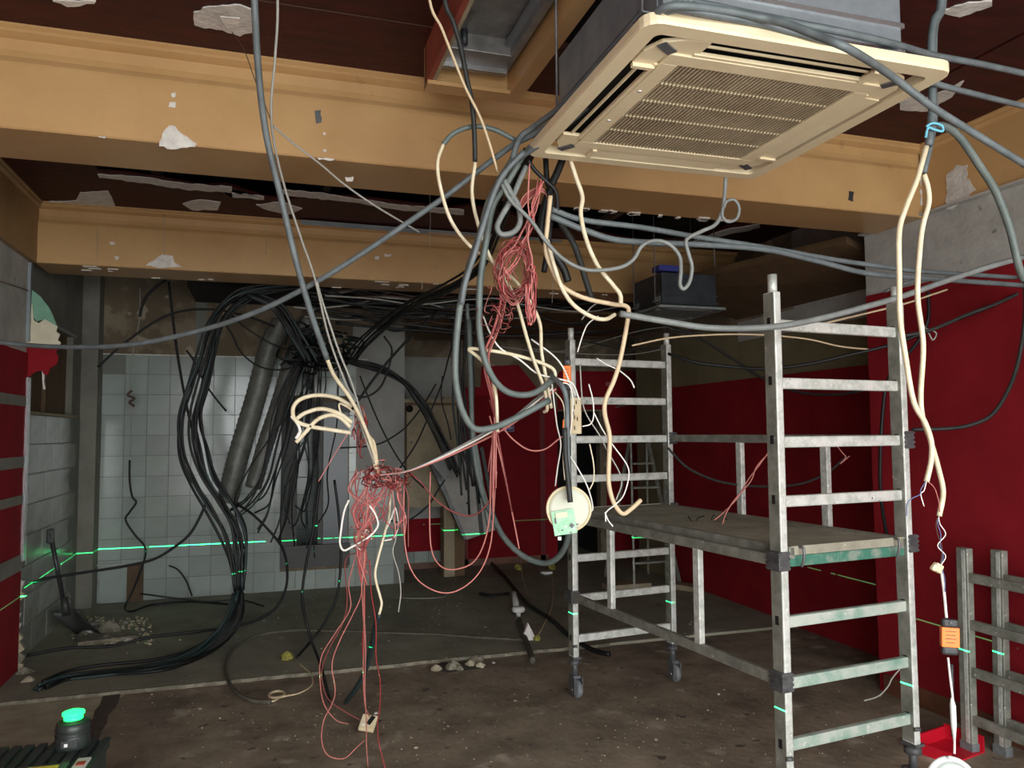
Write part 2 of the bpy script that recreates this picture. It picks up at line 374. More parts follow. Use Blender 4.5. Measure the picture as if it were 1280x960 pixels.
# right walls
w3 = struct('wall_right', MB().bb(XR, YF, 0, XR + .7, 3.95, 4.0), 'grey_plaster')
wall_panel('red_paint_sheet', w3, 'red_wall', XR - .008, YF, .0, 3.945, 2.45, .012)
MB().prism([(XR - .002, 3.95, 2.85), (XR - .05, 3.95, 2.85), (XR - .05, 1.0, 2.85), (XR - .002, 1.0, 2.85)], (0, 0, -.012)).build('lintel_lip', 'grey_plaster', w3)
w4 = struct('wall_right_rear', MB().bb(XR2, 3.95, 0, XR2 + .5, 8.2, 4.0), 'olive_wall')
wall_panel('red_paint_sheet', w4, 'red_wall', XR2 - .01, 3.95, 0, 7.55, 2.07, .012)
wall_panel('grey_plaster_band', w4, 'grey_plaster', XR2 - .012, 3.95, 2.42, 6.1, 3.3, .014)
wall_panel('brown_plaster_band', w4, 'brown_plaster', XR2 - .014, 5.3, 2.6, 8.2, 3.3, .016)
bs = struct('baseboard_right', MB().bb(XR - .02, YF, 0, XR - .005, 3.9, .11), 'brown_skirting')
# outer shell
struct('roof_slab', MB().bb(-2.4, YF - .1, 3.95, 5.2, 10.3, 4.1), 'dark_void')
struct('wall_outer', MB().bb(4.9, 3.9, -.1, 5.1, 10.3, 4.0).bb(-2.3, 10.2, -.1, 5.1, 10.3, 4.0).bb(-2.2, 6.0, -.1, -2.1, 10.3, 4.0).bb(-1.7, YF - .1, 2.95, 4.4, YF, 4.0), 'dark_void')

# ---- ceiling
cl = struct('ceiling', MB().bb(XL - .1, YF, CZ, 1.0, 3.62, CZ + .03), 'maroon_ceiling')
MB().bb(1.9, YF, CZ, 2.98, 3.62, CZ + .03).build('ceiling_board', 'maroon_ceiling', cl)
MB().bb(3.0, YF, CZ, XR + .1, 3.62, CZ + .03).build('ceiling_board', 'maroon_ceiling', cl)
MB().bb(1.0, YF, CZ, 1.9, 1.55, CZ + .03).build('ceiling_board', 'maroon_ceiling', cl)
MB().bb(1.0, 3.0, CZ, 1.9, 3.62, CZ + .03).build('ceiling_board', 'maroon_ceiling', cl)
MB().bb(-1.1, 2.985, CZ - .002, .64, 2.990, CZ).build('joint_strip', 'wire_brown', cl)
# middle bay: torn boards, a long ragged hole along the first beam
edge = [(125, 215), (160, 218), (200, 224), (250, 233), (285, 232), (330, 247), (350, 250), (395, 246), (440, 247), (500, 254), (560, 262), (585, 258), (640, 268), (690, 288), (740, 290), (800, 302), (860, 300), (905, 285), (955, 277)]
E_ = [PZ(a, b, CZ) for a, b in edge]
lo = [tuple(E_[0])] + [tuple(p) for p in E_[1:]]
poly = [(XL - .1, 3.8, CZ), (lo[0][0] - .12, 3.8, CZ)] + lo + [(XR2, lo[-1][1] + .1, CZ), (XR2, 6.3, CZ), (XL - .1, 6.3, CZ)]
MB().prism(poly, (0, 0, .02)).build('torn_ceiling_board', 'maroon_ceiling', cl)
MB().bb(XR - .3, 3.8, CZ, XR2, 4.6, CZ + .02).build('ceiling_board', 'maroon_ceiling', cl)
def ragged(px, m, z=CZ, t=.006, name='bare_patch', par=None, jig=2.0, seed=1):
    rr = random.Random(seed); out = []
    n = len(px)
    for i in range(n):
        a, b = px[i], px[(i + 1) % n]
        out.append(a); k = max(1, int(math.hypot(b[0] - a[0], b[1] - a[1]) / 7))
        for j in range(1, k):
            out.append((a[0] + (b[0] - a[0]) * j / k + rr.uniform(-jig, jig), a[1] + (b[1] - a[1]) * j / k + rr.uniform(-jig, jig) * .6))
    P = [PZ(a, b, z) for a, b in out]
    return MB().prism(P, (0, 0, -t)).build(name, m, par or cl)
ragged([(242, 14), (262, 7), (300, 5), (318, 12), (322, 38), (300, 44), (278, 36), (256, 34), (243, 30)], 'bare_plaster', seed=2)
ragged([(275, 20), (300, 22), (298, 33), (284, 34)], 'white_plaster', CZ - .006, .004, seed=3, jig=1)
ragged([(66, 0), (120, 0), (118, 3), (84, 7)], 'white_plaster', seed=4)
ragged([(1120, 108), (1160, 122), (1205, 100), (1190, 120), (1160, 138), (1125, 136)], 'bare_plaster', seed=5, jig=1.5)
ragged([(48, 252), (95, 250), (100, 240), (135, 238), (146, 263), (100, 262), (60, 258)], 'white_plaster', seed=6, jig=1.5)
ragged([(228, 254), (250, 249), (276, 252), (272, 262), (240, 262)], 'white_plaster', seed=7, jig=1.5)
ragged([(320, 255), (350, 252), (378, 260), (360, 268), (335, 262)], 'white_plaster', seed=8, jig=1.5)
ragged([(122, 217), (180, 221), (233, 229), (290, 233), (290, 246), (330, 249), (330, 245), (285, 240), (230, 236), (180, 228), (124, 221)], 'white_plaster', seed=9, jig=1.2)
ragged([(345, 236), (395, 240), (440, 247), (500, 256), (580, 262), (580, 268), (500, 262), (440, 252), (360, 244)], 'white_plaster', seed=10, jig=1.2)
ragged([(800, 302), (860, 304), (905, 287), (950, 279), (950, 284), (905, 294), (860, 310), (800, 306)], 'white_plaster', seed=11, jig=1)
ragged([(775, 308), (800, 310), (845, 312), (838, 316), (790, 314)], 'bare_plaster', CZ, seed=12, jig=1)
ragged([(700, 92), (740, 95), (745, 112), (700, 110)], 'bare_plaster', seed=13, jig=1)
ragged([(1170, 14), (1210, 2), (1240, 0), (1240, 6), (1200, 20)], 'bare_plaster', seed=14, jig=1.5)
# hanging timber battens seen in the hole
for (xx, yy) in ((-.75, 4.7), (.35, 4.8), (1.2, 4.6), (2.6, 4.7)):
    MB().bb(xx, 3.85, CZ + .06, xx + .05, 6.0, CZ + .12).build('ceiling_batten', 'void_timber', cl)
for (xx, yy) in ((-1.6, 4.25), (.5, 4.55), (2.4, 4.9)):
    MB().bb(xx, yy, CZ + .12, xx + 1.9, yy + .05, CZ + .18).build('ceiling_batten', 'void_timber', cl)
# rear ceiling, dark and broken
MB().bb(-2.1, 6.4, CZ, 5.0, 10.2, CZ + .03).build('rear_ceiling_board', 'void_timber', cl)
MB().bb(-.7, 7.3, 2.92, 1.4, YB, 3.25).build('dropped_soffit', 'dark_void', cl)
MB().prism([(1.2, 6.9, 2.74), (3.6, 6.9, 2.76), (4.1, 8.2, 2.70), (1.5, 8.2, 2.6)], (0, 0, .03)).build('sagging_board', 'brown_board', cl)

# ---- beams (with moulded top edges)
def beam_x(name, x0, x1, y0, y1, zb, m='beam_paint'):
    # profile in Y-Z, extruded along X: crown moulding at the top, rounded shoulder
    f = [(y0 - .034, CZ), (y0 - .034, CZ - .010), (y0 - .022, CZ - .018), (y0 - .022, CZ - .030), (y0 - .004, CZ - .038), (y0 + .016, CZ - .045), (y0 + .020, CZ - .09), (y0 + .016, CZ - .118), (y0 + .006, CZ - .134),
         (y0, CZ - .146), (y0 - .001, CZ - .160), (y0, zb + .006), (y0 + .006, zb), (y1 - .006, zb), (y1, zb + .006), (y1, CZ)]
    n = len(f); mb = MB()
    mb.add([(x0, a, b) for a, b in f] + [(x1, a, b) for a, b in f], [tuple(range(n)), tuple(range(n, 2 * n))[::-1]] + [(i, (i + 1) % n, (i + 1) % n + n, i + n) for i in range(n)])
    return struct(name, mb, m)
def beam_y(name, xf, xb, y0, y1, zb, m='beam_paint'):
    s = 1 if xb > xf else -1
    f = [(xf - s * .034, CZ), (xf - s * .034, CZ - .010), (xf - s * .022, CZ - .018), (xf - s * .022, CZ - .030), (xf, CZ - .045), (xf, CZ - .12), (xf, zb), (xb, zb), (xb, CZ)]
    n = len(f); mb = MB()
    mb.add([(a, y0, b) for a, b in f] + [(a, y1, b) for a, b in f], [tuple(range(n)), tuple(range(n, 2 * n))[::-1]] + [(i, (i + 1) % n, (i + 1) % n + n, i + n) for i in range(n)])
    return struct(name, mb, m)
b1 = beam_x('ceiling_beam_front', XL + .02, XR2, 3.47, 3.86, 2.83)
b2 = beam_x('ceiling_beam_rear', XL + .02, XR2, 6.10, 6.50, 2.815)
b3 = beam_y('ceiling_beam_right', XR - .02, XR + .3, YF, 3.47, 2.86)
b4 = beam_y('ceiling_beam_left', XL + .035, XL - .15, 3.86, 6.12, 2.81, 'beam_paint_shaded')
b5 = beam_y('ceiling_beam_left_front', XL + .035, XL - .15, YF, 3.47, 2.81)
MB().prism([(3.2, 6.1, 2.86), (XR2, 6.1, 2.62), (XR2, 4.1, 2.62), (3.62, 4.1, 2.83)], (0, 0, .05)).build('sloping_soffit_board', 'brown_board', b2)
def patch(beam, Y, px, m='white_plaster', t=.004, seed=1, jig=1.0):
    rr = random.Random(seed); out = []; n = len(px)
    for i in range(n):
        a, b = px[i], px[(i + 1) % n]; out.append(a); k = max(1, int(math.hypot(b[0] - a[0], b[1] - a[1]) / 5))
        for j in range(1, k): out.append((a[0] + (b[0] - a[0]) * j / k + rr.uniform(-jig, jig), a[1] + (b[1] - a[1]) * j / k + rr.uniform(-jig, jig)))
    MB().prism([PY(a, b, Y) for a, b in out], (0, -t, 0)).build('chipped_patch', m, beam)
patch(b1, 3.47, [(212, 157), (219, 158), (228, 168), (246, 180), (244, 184), (215, 187), (199, 183), (203, 167)], seed=1)
patch(b1, 3.47, [(214, 117), (220, 116), (219, 122), (215, 122)]); patch(b1, 3.47, [(212, 128), (220, 128), (219, 135), (211, 134)])
patch(b1, 3.47, [(393, 139), (401, 138), (402, 153), (395, 155)], 'dull_steel'); patch(b1, 3.47, [(404, 166), (407, 166), (407, 169), (404, 169)])
patch(b1, 3.47, [(404, 187), (408, 187), (408, 190), (404, 190)]); patch(b1, 3.47, [(123, 170), (133, 171), (131, 173), (124, 172)])
patch(b1, 3.47, [(397, 197), (418, 199), (416, 201), (398, 200)])
patch(b1, 3.47, [(431, 222), (442, 221), (441, 227), (433, 227)])
patch(b1, 3.47, [(1061, 239), (1067, 240), (1066, 252), (1060, 250)], 'dark_steel')
patch(b1, 3.47, [(1150, 215), (1176, 205), (1178, 240), (1176, 262), (1150, 256)], 'bare_plaster', seed=3, jig=2)
patch(b2, 6.10, [(182, 332), (192, 326), (203, 318), (216, 320), (218, 328), (228, 334), (205, 335)], seed=4)
patch(b2, 6.10, [(137, 302), (144, 303), (143, 306), (138, 306)]); patch(b2, 6.10, [(143, 320), (149, 321), (147, 325), (144, 324)])
patch(b2, 6.10, [(468, 321), (474, 320), (474, 324), (469, 325)]); patch(b2, 6.10, [(480, 317), (490, 318), (487, 321), (481, 321)])
def xpatch(beam, X, px, m='bare_plaster', t=.004, seed=1, jig=1.5):
    rr = random.Random(seed); out = []; n = len(px)
    for i in range(n):
        a, b = px[i], px[(i + 1) % n]; out.append(a); k = max(1, int(math.hypot(b[0] - a[0], b[1] - a[1]) / 5))
        for j in range(1, k): out.append((a[0] + (b[0] - a[0]) * j / k + rr.uniform(-jig, jig), a[1] + (b[1] - a[1]) * j / k + rr.uniform(-jig, jig)))
    MB().prism([PX(a, b, X) for a, b in out], (-t, 0, 0)).build('chipped_patch', m, beam)
xpatch(b3, XR - .02, [(1184, 218), (1196, 206), (1210, 206), (1208, 222), (1220, 238), (1205, 250), (1190, 262), (1184, 262)], seed=5)
# flakes along the underside edge of the beams
for i in range(26):
    x0 = rnd.uniform(-1.4, 3.4); MB().box((x0, 6.3 + rnd.uniform(-.19, .19), 2.813), (rnd.uniform(.02, .09), rnd.uniform(.008, .03), .006), Matrix.Rotation(rnd.uniform(-.4, .4), 3, 'Z')).build('paint_flake', 'white_plaster', b2)
for i in range(12):
    x0 = rnd.uniform(1.4, 2.6); MB().box((x0, 3.85 + rnd.uniform(-.01, .02), 2.828), (rnd.uniform(.02, .09), rnd.uniform(.02, .05), .006), Matrix.Rotation(rnd.uniform(-.4, .4), 3, 'Z')).build('paint_flake', 'white_plaster', b1)

# ---- boxed well around the old ventilation unit
fr = struct('ceiling_well', MB().bb(.62, 1.2, 3.08, .64, 3.15, CZ), 'red_brown_board')
MB().bb(.64, 1.2, 3.078, .655, 3.15, CZ).build('well_side_board', 'beige_board', fr)
MB().bb(.62, 3.13, 3.07, 1.0, 3.17, CZ).build('well_end_board', 'beam_paint', fr)
MB().bb(.62, 3.09, 3.062, 1.0, 3.17, 3.078).build('well_end_lip', 'beam_paint', fr)
MB().bb(.98, 1.2, 3.06, 1.04, 3.17, CZ).build('well_side_board', 'beam_paint', fr)

# ---- dusty patches and grooves of the floor (shallow real relief)
fl0 = bpy.data.objects['floor']
def fpatch(px, m, t=.004, z=.0, name='dust_patch', seed=1, jig=4):
    rr = random.Random(seed); out = []; n = len(px)
    for i in range(n):
        a, b = px[i], px[(i + 1) % n]; out.append(a); k = max(1, int(math.hypot(b[0] - a[0], b[1] - a[1]) / 9))
        for j in range(1, k): out.append((a[0] + (b[0] - a[0]) * j / k + rr.uniform(-jig, jig), a[1] + (b[1] - a[1]) * j / k + rr.uniform(-jig, jig) * .4))
    return MB().prism([tuple(PZ(a, b, z)) for a, b in out], (0, 0, t)).build(name, m, fl0)
fpatch([(-60, 868), (40, 862), (130, 860), (160, 858), (128, 895), (100, 940), (-90, 960)], 'dust', .002, seed=21)
fpatch([(128, 862), (160, 858), (135, 895), (118, 930), (100, 925), (118, 890)], 'dark_stain', .005, seed=22, name='floor_channel')

# ================================================================== THINGS
def bars(parent, name, m, segs, w, h, smooth_=False):
    for a, b in segs:
        a = Vector(a); b = Vector(b); d = b - a; M = d.to_track_quat('X', 'Z').to_matrix()
        MB().box((a + b) / 2, (d.length, w, h), M).build(name, m, parent)

# ---- mobile scaffold
SW, SL = .715, 1.76
sc = thing('scaffold_tower', 'aluminium mobile scaffold tower with rung ladder ends and a plank deck', 'scaffold', (1.985, 2.68, 0), math.radians(6.3))
RZ = [.345 + .2415 * k for k in range(8)]
for (sx, sy) in ((0, 0), (1, 0), (0, 1), (1, 1)):
    x, y = sx * SW, sy * SL
    w_, d_ = .046, .066; zb = .24
    # post: D shaped section; rounded side looks away from the slotted face
    prof = [(-w_ / 2, -d_ / 2), (-w_ / 2, d_ / 2), (w_ * .2, d_ / 2), (w_ * .45, d_ * .33), (w_ * .5, 0), (w_ * .45, -d_ * .33), (w_ * .2, -d_ / 2)]
    mb = MB(); n = len(prof)
    mb.prism([(x + a, y + b, zb) for a, b in prof], (0, 0, 2.17 - zb))
    post = mb.build('post', 'aluminium', sc, bevel=.004)
    fm = MB().bb(x - w_ / 2 - .0015, y - d_ / 2 + .004, zb + .01, x - w_ / 2, y + d_ / 2 - .004, 2.165)
    fm.build('shaded_slotted_face', 'aluminium_dull_shade', post)  # side turned from the light, its shade painted as a darker sheet
    for z in RZ:
        if abs(z - 1.07) > .05: MB().box((x - w_ / 2 - .002, y, z + .01), (.003, .018, .036)).build('slot', 'shadow_black', post)
    MB().cyl((x, y, 2.16), (x, y, 2.245), .019, 14).build('spigot', 'aluminium', post)
    MB().box((x, y, .235), (.056, .074, .012)).build('foot_collar', 'clamp_plastic', post)
    # castor with adjuster
    cs = MB().cyl((x, y, .13), (x, y, .24), .017, 12).build('adjuster_stem', 'dull_steel', sc)
    MB().lathe([(.02, .19), (.036, .195), (.036, .215), (.02, .23)], (x, y, 0)).build('adjuster_nut', 'clamp_plastic', cs)
    ca = MB().box((x, y, .122), (.05, .06, .02)).bb(x - .03, y - .05, .03, x - .024, y + .02, .125).bb(x + .024, y - .05, .03, x + .03, y + .02, .125).build('castor_fork', 'dull_steel', sc, bevel=.002)
    MB().lathe([(.012, -.018), (.05, -.016), (.054, -.008), (.054, .008), (.05, .016), (.012, .018)], (x, y - .02, .054), M=Matrix.Rotation(math.radians(90), 3, 'Y')).build('wheel', 'rubber_grey', ca)
    MB().cyl((x - .034, y - .02, .054), (x + .034, y - .02, .054), .008, 8).build('axle', 'bright_steel', ca)
    MB().box((x + .02, y + .045, .11), (.04, .04, .012)).build('brake_lever', 'clamp_plastic', ca)
    MB().cyl((x - .03, y - .036, .31), (x - .005, y - .044, .31), .009, 8).build('locking_knob', 'clamp_plastic', post)
for sy in (0, 1):
    for i, z in enumerate(RZ):
        m = 'aluminium_green' if (sy == 0 and i < 4) else 'aluminium'
        if abs(z - 1.07) < .05 and sy == 0: m = 'green_paint'
        MB().box((SW / 2, sy * SL, z), (SW - .04, .03, .046)).build('rung', m, sc, bevel=.006)
# guard frames: left (low) and right (high)
def guard(x, z0, z1, ys, nm):
    g = MB().box((x, SL / 2, z0), (.028, SL - .02, .046)).build('guard_rail', 'aluminium_dull_shade', sc, bevel=.004)
    MB().box((x, SL / 2, z1), (.028, SL - .02, .046)).build('top_rail', 'aluminium_dull_shade', g, bevel=.004)
    for yy in ys: MB().box((x, yy, (z0 + z1) / 2), (.03, .044, abs(z1 - z0) - .04)).build('guard_upright', 'aluminium', g, bevel=.004)
    for z in (z0, z1):
        for yy in (0, SL):
            c = MB()
            for k in range(4): c.box((x, yy, z - .030 + k * .020), (.062, .080, .013))
            c.box((x, yy, z), (.054, .074, .078)); c.build('clamp', 'clamp_plastic', g, bevel=.004)
    return g
guard(-.012, .60, 1.075, (.52, 1.30), 'l')
guard(SW + .012, 1.555, 1.10, (.45, 1.08), 'r')
dk = MB().bb(.035, -.02, 1.112, SW - .045, SL + .02, 1.122).build('deck', 'deck_board', sc)
for k in range(11):
    xx = .045 + k * .0605
    MB().bb(xx, -.02, 1.122, xx + .056, SL + .02, 1.1275).build('deck_slat', 'deck_board', dk)
MB().bb(.022, -.03, 1.082, .05, SL + .03, 1.13).build('deck_edge_rail', 'aluminium_dull_shade', dk, bevel=.003)
MB().bb(SW - .062, -.03, 1.082, SW - .04, SL + .03, 1.13).build('deck_edge_rail', 'aluminium_dull_shade', dk, bevel=.003)
for yy in (-.03, SL + .02): MB().bb(.03, yy, 1.096, SW - .045, yy + .012, 1.132).build('deck_end_rail', 'deck_board', dk)
for xx in (.075, SW - .10):
    for yy in (-.02, SL + .02):
        s = -1 if yy < 0 else 1
        pts = smooth([(xx, yy - s * .0, 1.128), (xx, yy + s * .03, 1.125), (xx, yy + s * .034, 1.09), (xx, yy + s * .02, 1.05)])
        MB().tube(pts, .006, 6).build('deck_hook', 'dull_steel', dk)

# ---- spare scaffold frames leaning on the right wall
def spare(name, label, x, y0, z0, h, lean):
    t = thing(name, label, 'scaffold frame', (x, y0, 0), 0)
    t.rotation_euler = (0, lean, 0)
    for yy in (0, -.72):
        p = MB().box((0, yy, z0 + h / 2), (.04, .066, h)).build('post', 'aluminium_dull_shade', t, bevel=.004)
        MB().box((-.021, yy - .01, z0 + h / 2), (.003, .02, h - .02)).build('post_groove', 'aluminium', p)
        MB().box((0, yy, z0 + .02), (.046, .072, .05)).build('foot_cap', 'rubber_grey', p)
    for k in range(4):
        MB().box((0, -.36, z0 + .16 + k * .232), (.03, .68, .046)).build('rung', 'aluminium_dull_shade', t, bevel=.005)
    return t
spare('spare_scaffold_ladder', 'short aluminium scaffold frame leaning nearest the dangling cables by the red wall', 3.355, 3.07, .0, 1.0, .02)
spare('spare_scaffold_ladder', 'second short aluminium frame behind the first, its plain post further right against the red wall', 3.47, 2.985, .0, .995, .035)

# ---- ceiling cassette units
def cassette(name, label, loc, S, bodyh, body_m, panel_m, rz=0):
    t = thing(name, label, 'air conditioner', loc, rz)
    h = .48 * S; b = .385 * S
    bd = MB().bb(-b, -b, .06 * S, b, b, .035 * S + bodyh).build('casing', body_m, t, bevel=.004)
    rb_ = []
    for zz in (.07, .15):
        for s in (-1, 1):
            MB().bb(-b - .006, s * b - .006 if s > 0 else -b - .006, zz * S + .01, b + .006, s * b + .006 if s > 0 else -b + .0, zz * S + .024).build('casing_flange', 'bright_steel' if body_m == 'galvanised' else body_m, bd)
            MB().bb(s * b - .0 if s > 0 else -b - .006, -b, zz * S + .01, s * b + .006 if s > 0 else -b, b, zz * S + .024).build('casing_flange', 'galvanised' if body_m == 'galvanised' else body_m, bd)
    for (sx, sy) in ((-1, -1), (1, -1), (-1, 1), (1, 1)):
        br = MB().box((sx * (b + .02), sy * (b - .06), .10 * S), (.05, .06, .004)).box((sx * (b + .003), sy * (b - .06), .13 * S), (.004, .07, .08)).build('hanger_bracket', 'galvanised', bd)
        MB().cyl((sx * (b + .03), sy * (b - .06), .08 * S), (sx * (b + .03), sy * (b - .06), CZ + .4 - loc[2]), .0045, 6).build('threaded_rod', 'dull_steel', br)
        MB().cyl((sx * (b + .03), sy * (b - .06), .10 * S), (sx * (b + .03), sy * (b - .06), .115 * S), .011, 6).build('nut', 'bright_steel', br)
    # panel border
    i0 = .43 * S
    pf = MB()
    o8 = []
    c = .045 * S; outer = []; inner = []
    for (cx_, cy_, a0) in ((-1, -1, 180), (1, -1, 270), (1, 1, 0), (-1, 1, 90)):
        for q5 in range(5):
            an = math.radians(a0 + q5 * 22.5); outer.append((cx_ * (h - c) + c * math.cos(an), cy_ * (h - c) + c * math.sin(an))); inner.append((cx_ * (i0 - .02 * S) + .02 * S * math.cos(an), cy_ * (i0 - .02 * S) + .02 * S * math.sin(an)))
    prof = [(0, .03 * S, 1.0), (0, .008 * S, 1.0), (.012 * S, 0, .96), (1, 0, 0), (1, .03 * S, 0)]
    vs_ = []; fs_ = []
    for (_, z, k) in prof:
        for (a, b_) in zip(outer, inner): vs_.append((b_[0] + (a[0] - b_[0]) * k, b_[1] + (a[1] - b_[1]) * k, z))
    for i in range(len(prof)):
        i2 = (i + 1) % len(prof)
        for k in range(20): fs_.append((i * 20 + k, i * 20 + (k + 1) % 20, i2 * 20 + (k + 1) % 20, i2 * 20 + k))
    pf.add(vs_, fs_); panel = pf.build('panel_border', panel_m, t)
    MB().bb(-i0, -i0, .05 * S, i0, i0, .056 * S).build('outlet_dark_sheet', 'shadow_black', t)  # black sheet that paints the shade inside the outlet gaps
    # outlets and vanes, four sides
    for k in range(4):
        R = Matrix.Rotation(k * math.pi / 2, 3, 'Z')
        closed = k in (1, 2)
        v = MB().box(R @ Vector((0, -.386 * S, .006 * S if closed else .014 * S)), (.52 * S, .056 * S if closed else .009 * S, .006 * S), R @ Matrix.Rotation(.25 if not closed else .05, 3, 'X')).build('louvre_vane', panel_m, t)
        if not closed: MB().box(R @ Vector((0, -.424 * S, .026 * S)), (.52 * S, .003, .03 * S), R).build('outlet_lip', panel_m, v)
        MB().box(R @ Vector((0, -.352 * S, .008 * S)), (.56 * S, .012 * S, .012 * S), R).build('outlet_inner_edge', panel_m, t, bevel=.002)
        # corner pocket with its bracket
        R2 = R @ Matrix.Rotation(0, 3, 'Z')
        cpoly = [(-.415, -.33), (-.39, -.385), (-.33, -.415), (-.262, -.418), (-.262, -.352), (-.31, -.345), (-.345, -.31), (-.352, -.262), (-.418, -.262)]
        P = [R @ Vector((a * S, b2 * S, .006 * S)) for a, b2 in cpoly]
        cp = MB().prism(P, (0, 0, .012 * S)).build('corner_bracket', panel_m, t, bevel=.003)
        MB().box(R @ Vector((-.365 * S, -.365 * S, .003 * S)), (.06 * S, .028 * S, .004), R @ Matrix.Rotation(.6, 3, 'Z')).build('metal_plate', 'dull_steel', cp)
        MB().box(R @ Vector((-.385 * S, -.262 * S, .001 * S)), (.065 * S, .014 * S, .012 * S), R @ Matrix.Rotation(.0, 3, 'Z')).build('bracket_lip', panel_m, cp)
    # intake grille
    g = .345 * S
    gr = MB().bb(-g, -g, .0, g, -g + .052 * S, .012 * S).bb(-g, g - .052 * S, .0, g, g, .012 * S).bb(-g, -g + .052 * S, 0, -g + .052 * S, g - .052 * S, .012 * S).bb(g - .052 * S, -g + .052 * S, 0, g, g - .052 * S, .012 * S).build('grille_frame', panel_m, t, bevel=.002)
    q = g - .052 * S; sl = MB(); ns = 46
    for i in range(ns):
        xx = -q + (i + .5) * 2 * q / ns; sl.bb(xx - .0024 * S, -q, .002 * S, xx + .0024 * S, q, .010 * S)
    sl.build('grille_slats', panel_m + '_dirty' if panel_m == 'cream_plastic' else panel_m, gr, kind='stuff')
    for i in range(4):
        yy = -q + (i + 1) * 2 * q / 5; MB().bb(-q, yy - .004 * S, .002 * S, q, yy + .004 * S, .0105 * S).build('grille_cross_rib', panel_m, gr)
    MB().bb(-q, -q, .014 * S, q, q, .016 * S).build('filter_mesh', 'wire_brown', gr)
    for yy in (-.12, .1): MB().cyl((-g + .022 * S, yy * S, -.001), (-g + .022 * S, yy * S, .002), .007 * S, 10).build('grille_catch', 'white_plastic', gr)
    return t
cassette('ceiling_air_conditioner', 'large cream ceiling cassette air conditioner with square grille hanging below the ceiling', (1.355, 2.105, 2.6), 1.0, .30, 'galvanised', 'cream_plastic', math.radians(-.5))
cassette('ceiling_air_conditioner', 'small dark grey ceiling cassette unit hanging beyond the front beam', (3.12, 5.48, 2.545), .62, .26, 'dark_steel', 'conduit_light')
tag(MB().bb(2.86, 5.24, 2.84, 3.05, 5.36, 2.885).build('blue_plastic_box', 'blue_lid', bevel=.004), 'blue plastic box lying on the small dark ceiling unit', 'box')

# ---- steel fan housing inside the boxed well
t = thing('ventilation_unit', 'grey sheet metal ventilation housing set up in the boxed ceiling well', 'ventilation unit', (.82, 2.2, 3.12))
MB().bb(-.14, -.9, .09, .13, .75, .11).build('housing_base', 'tray_steel', t)
h1 = MB().bb(-.15, .72, .02, .12, .84, .10).build('end_plate', 'tray_steel', t, bevel=.004)
MB().bb(-.155, .835, .0, .13, .86, .03).build('folded_lip', 'bright_steel', h1)
MB().bb(.11, -.9, .02, .14, .86, .10).build('side_flange', 'tray_steel', t, bevel=.004)
MB().bb(.085, -.9, .055, .115, .80, .075).build('inner_rail', 'galvanised', t)
MB().bb(-.16, -.9, .04, -.145, .86, .11).build('side_flange', 'dark_steel', t)
MB().cyl((-.09, .70, .03), (-.09, .70, .10), .014, 10).build('bolt', 'dark_steel', t)

# ---- galvanised channel fixed under the middle bay ceiling
def px_bar(name, label, cat, p0, p1, z, w, h, m, group=None):
    a = PZ(*p0, z); b = PZ(*p1, z); t = thing(name, label, cat, tuple(a))
    a0 = Vector(a); d = Vector(b) - a0; M = d.to_track_quat('X', 'Z').to_matrix()
    MB().box(d / 2, (d.length, w, .004), M).build('channel_web', m, t)
    for s in (-1, 1): MB().box(d / 2 + M @ Vector((0, s * w / 2, -h / 2)), (d.length, .004, h), M).build('channel_flange', m, t)
    return t
px_bar('metal_channel', 'long blue grey metal channel fixed under the maroon ceiling between the beams', 'channel', (376, 276), (700, 301), 3.235, .06, .02, 'galvanised')

# ---- electrical panel hanging askew at the back
t = thing('cable_trunking', 'wide grey metal trunking cover hanging askew in front of the red door', 'trunking', tuple(PY(590, 620, 8.0)))
def ppoly(px, Y, org): return [Vector(PY(a, b, Y)) - Vector(org) for a, b in px]
org = PY(590, 620, 8.0)
MB().prism(ppoly([(548, 592), (582, 600), (598, 668), (583, 675)], 8.0, org) and ppoly([(542, 575), (592, 560), (620, 662), (583, 675)], 8.0, org), (0, .06, 0)).build('trunking_face', 'grey_plaster', t)
MB().prism(ppoly([(538, 580), (543, 575), (584, 675), (580, 674)], 7.98, org), (0, .1, 0)).build('trunking_flange', 'dull_steel', t)
MB().prism(ppoly([(590, 560), (594, 560), (605, 668), (600, 670)], 7.985, org), (0, .03, 0)).build('trunking_seam', 'dark_frame', t)
MB().prism(ppoly([(600, 560), (604, 558), (623, 661), (619, 662)], 7.985, org), (0, .03, 0)).build('trunking_seam', 'dark_frame', t)
MB().cyl(Vector(PY(584, 629, 7.995)) - Vector(org), Vector(PY(584, 629, 8.0)) - Vector(org), .012, 10).build('screw_hole', 'shadow_black', t)
o = MB().prism([tuple(PY(a, b, 7.6)) for a, b in [(540, 580), (553, 575), (565, 592), (556, 600)]], (0, .05, 0)).build('junction_box', 'conduit_light', loc=tuple(PY(552, 588, 7.6)), bevel=.003)
tag(o, 'small pale metal box tilted at the end of the black cable bundle', 'junction box')
t = thing('cupboard_door', 'beige flat cupboard door fixed on the grey wall beside the tiles', 'door panel', (1.75, 8.28, 1.0))
MB().bb(-.32, 0, -.2, .28, .03, .90).build('door_leaf', 'beige_board', t)
MB().bb(-.34, -.012, .90, .30, .03, .93).build('door_top_rail', 'brown_board', t)
MB().bb(-.34, -.012, -.2, -.32, .03, .90).build('door_side_rail', 'brown_board', t)
MB().cyl((-.27, -.012, .5), (-.27, .0, .5), .012, 10).build('door_knob', 'dull_steel', t)
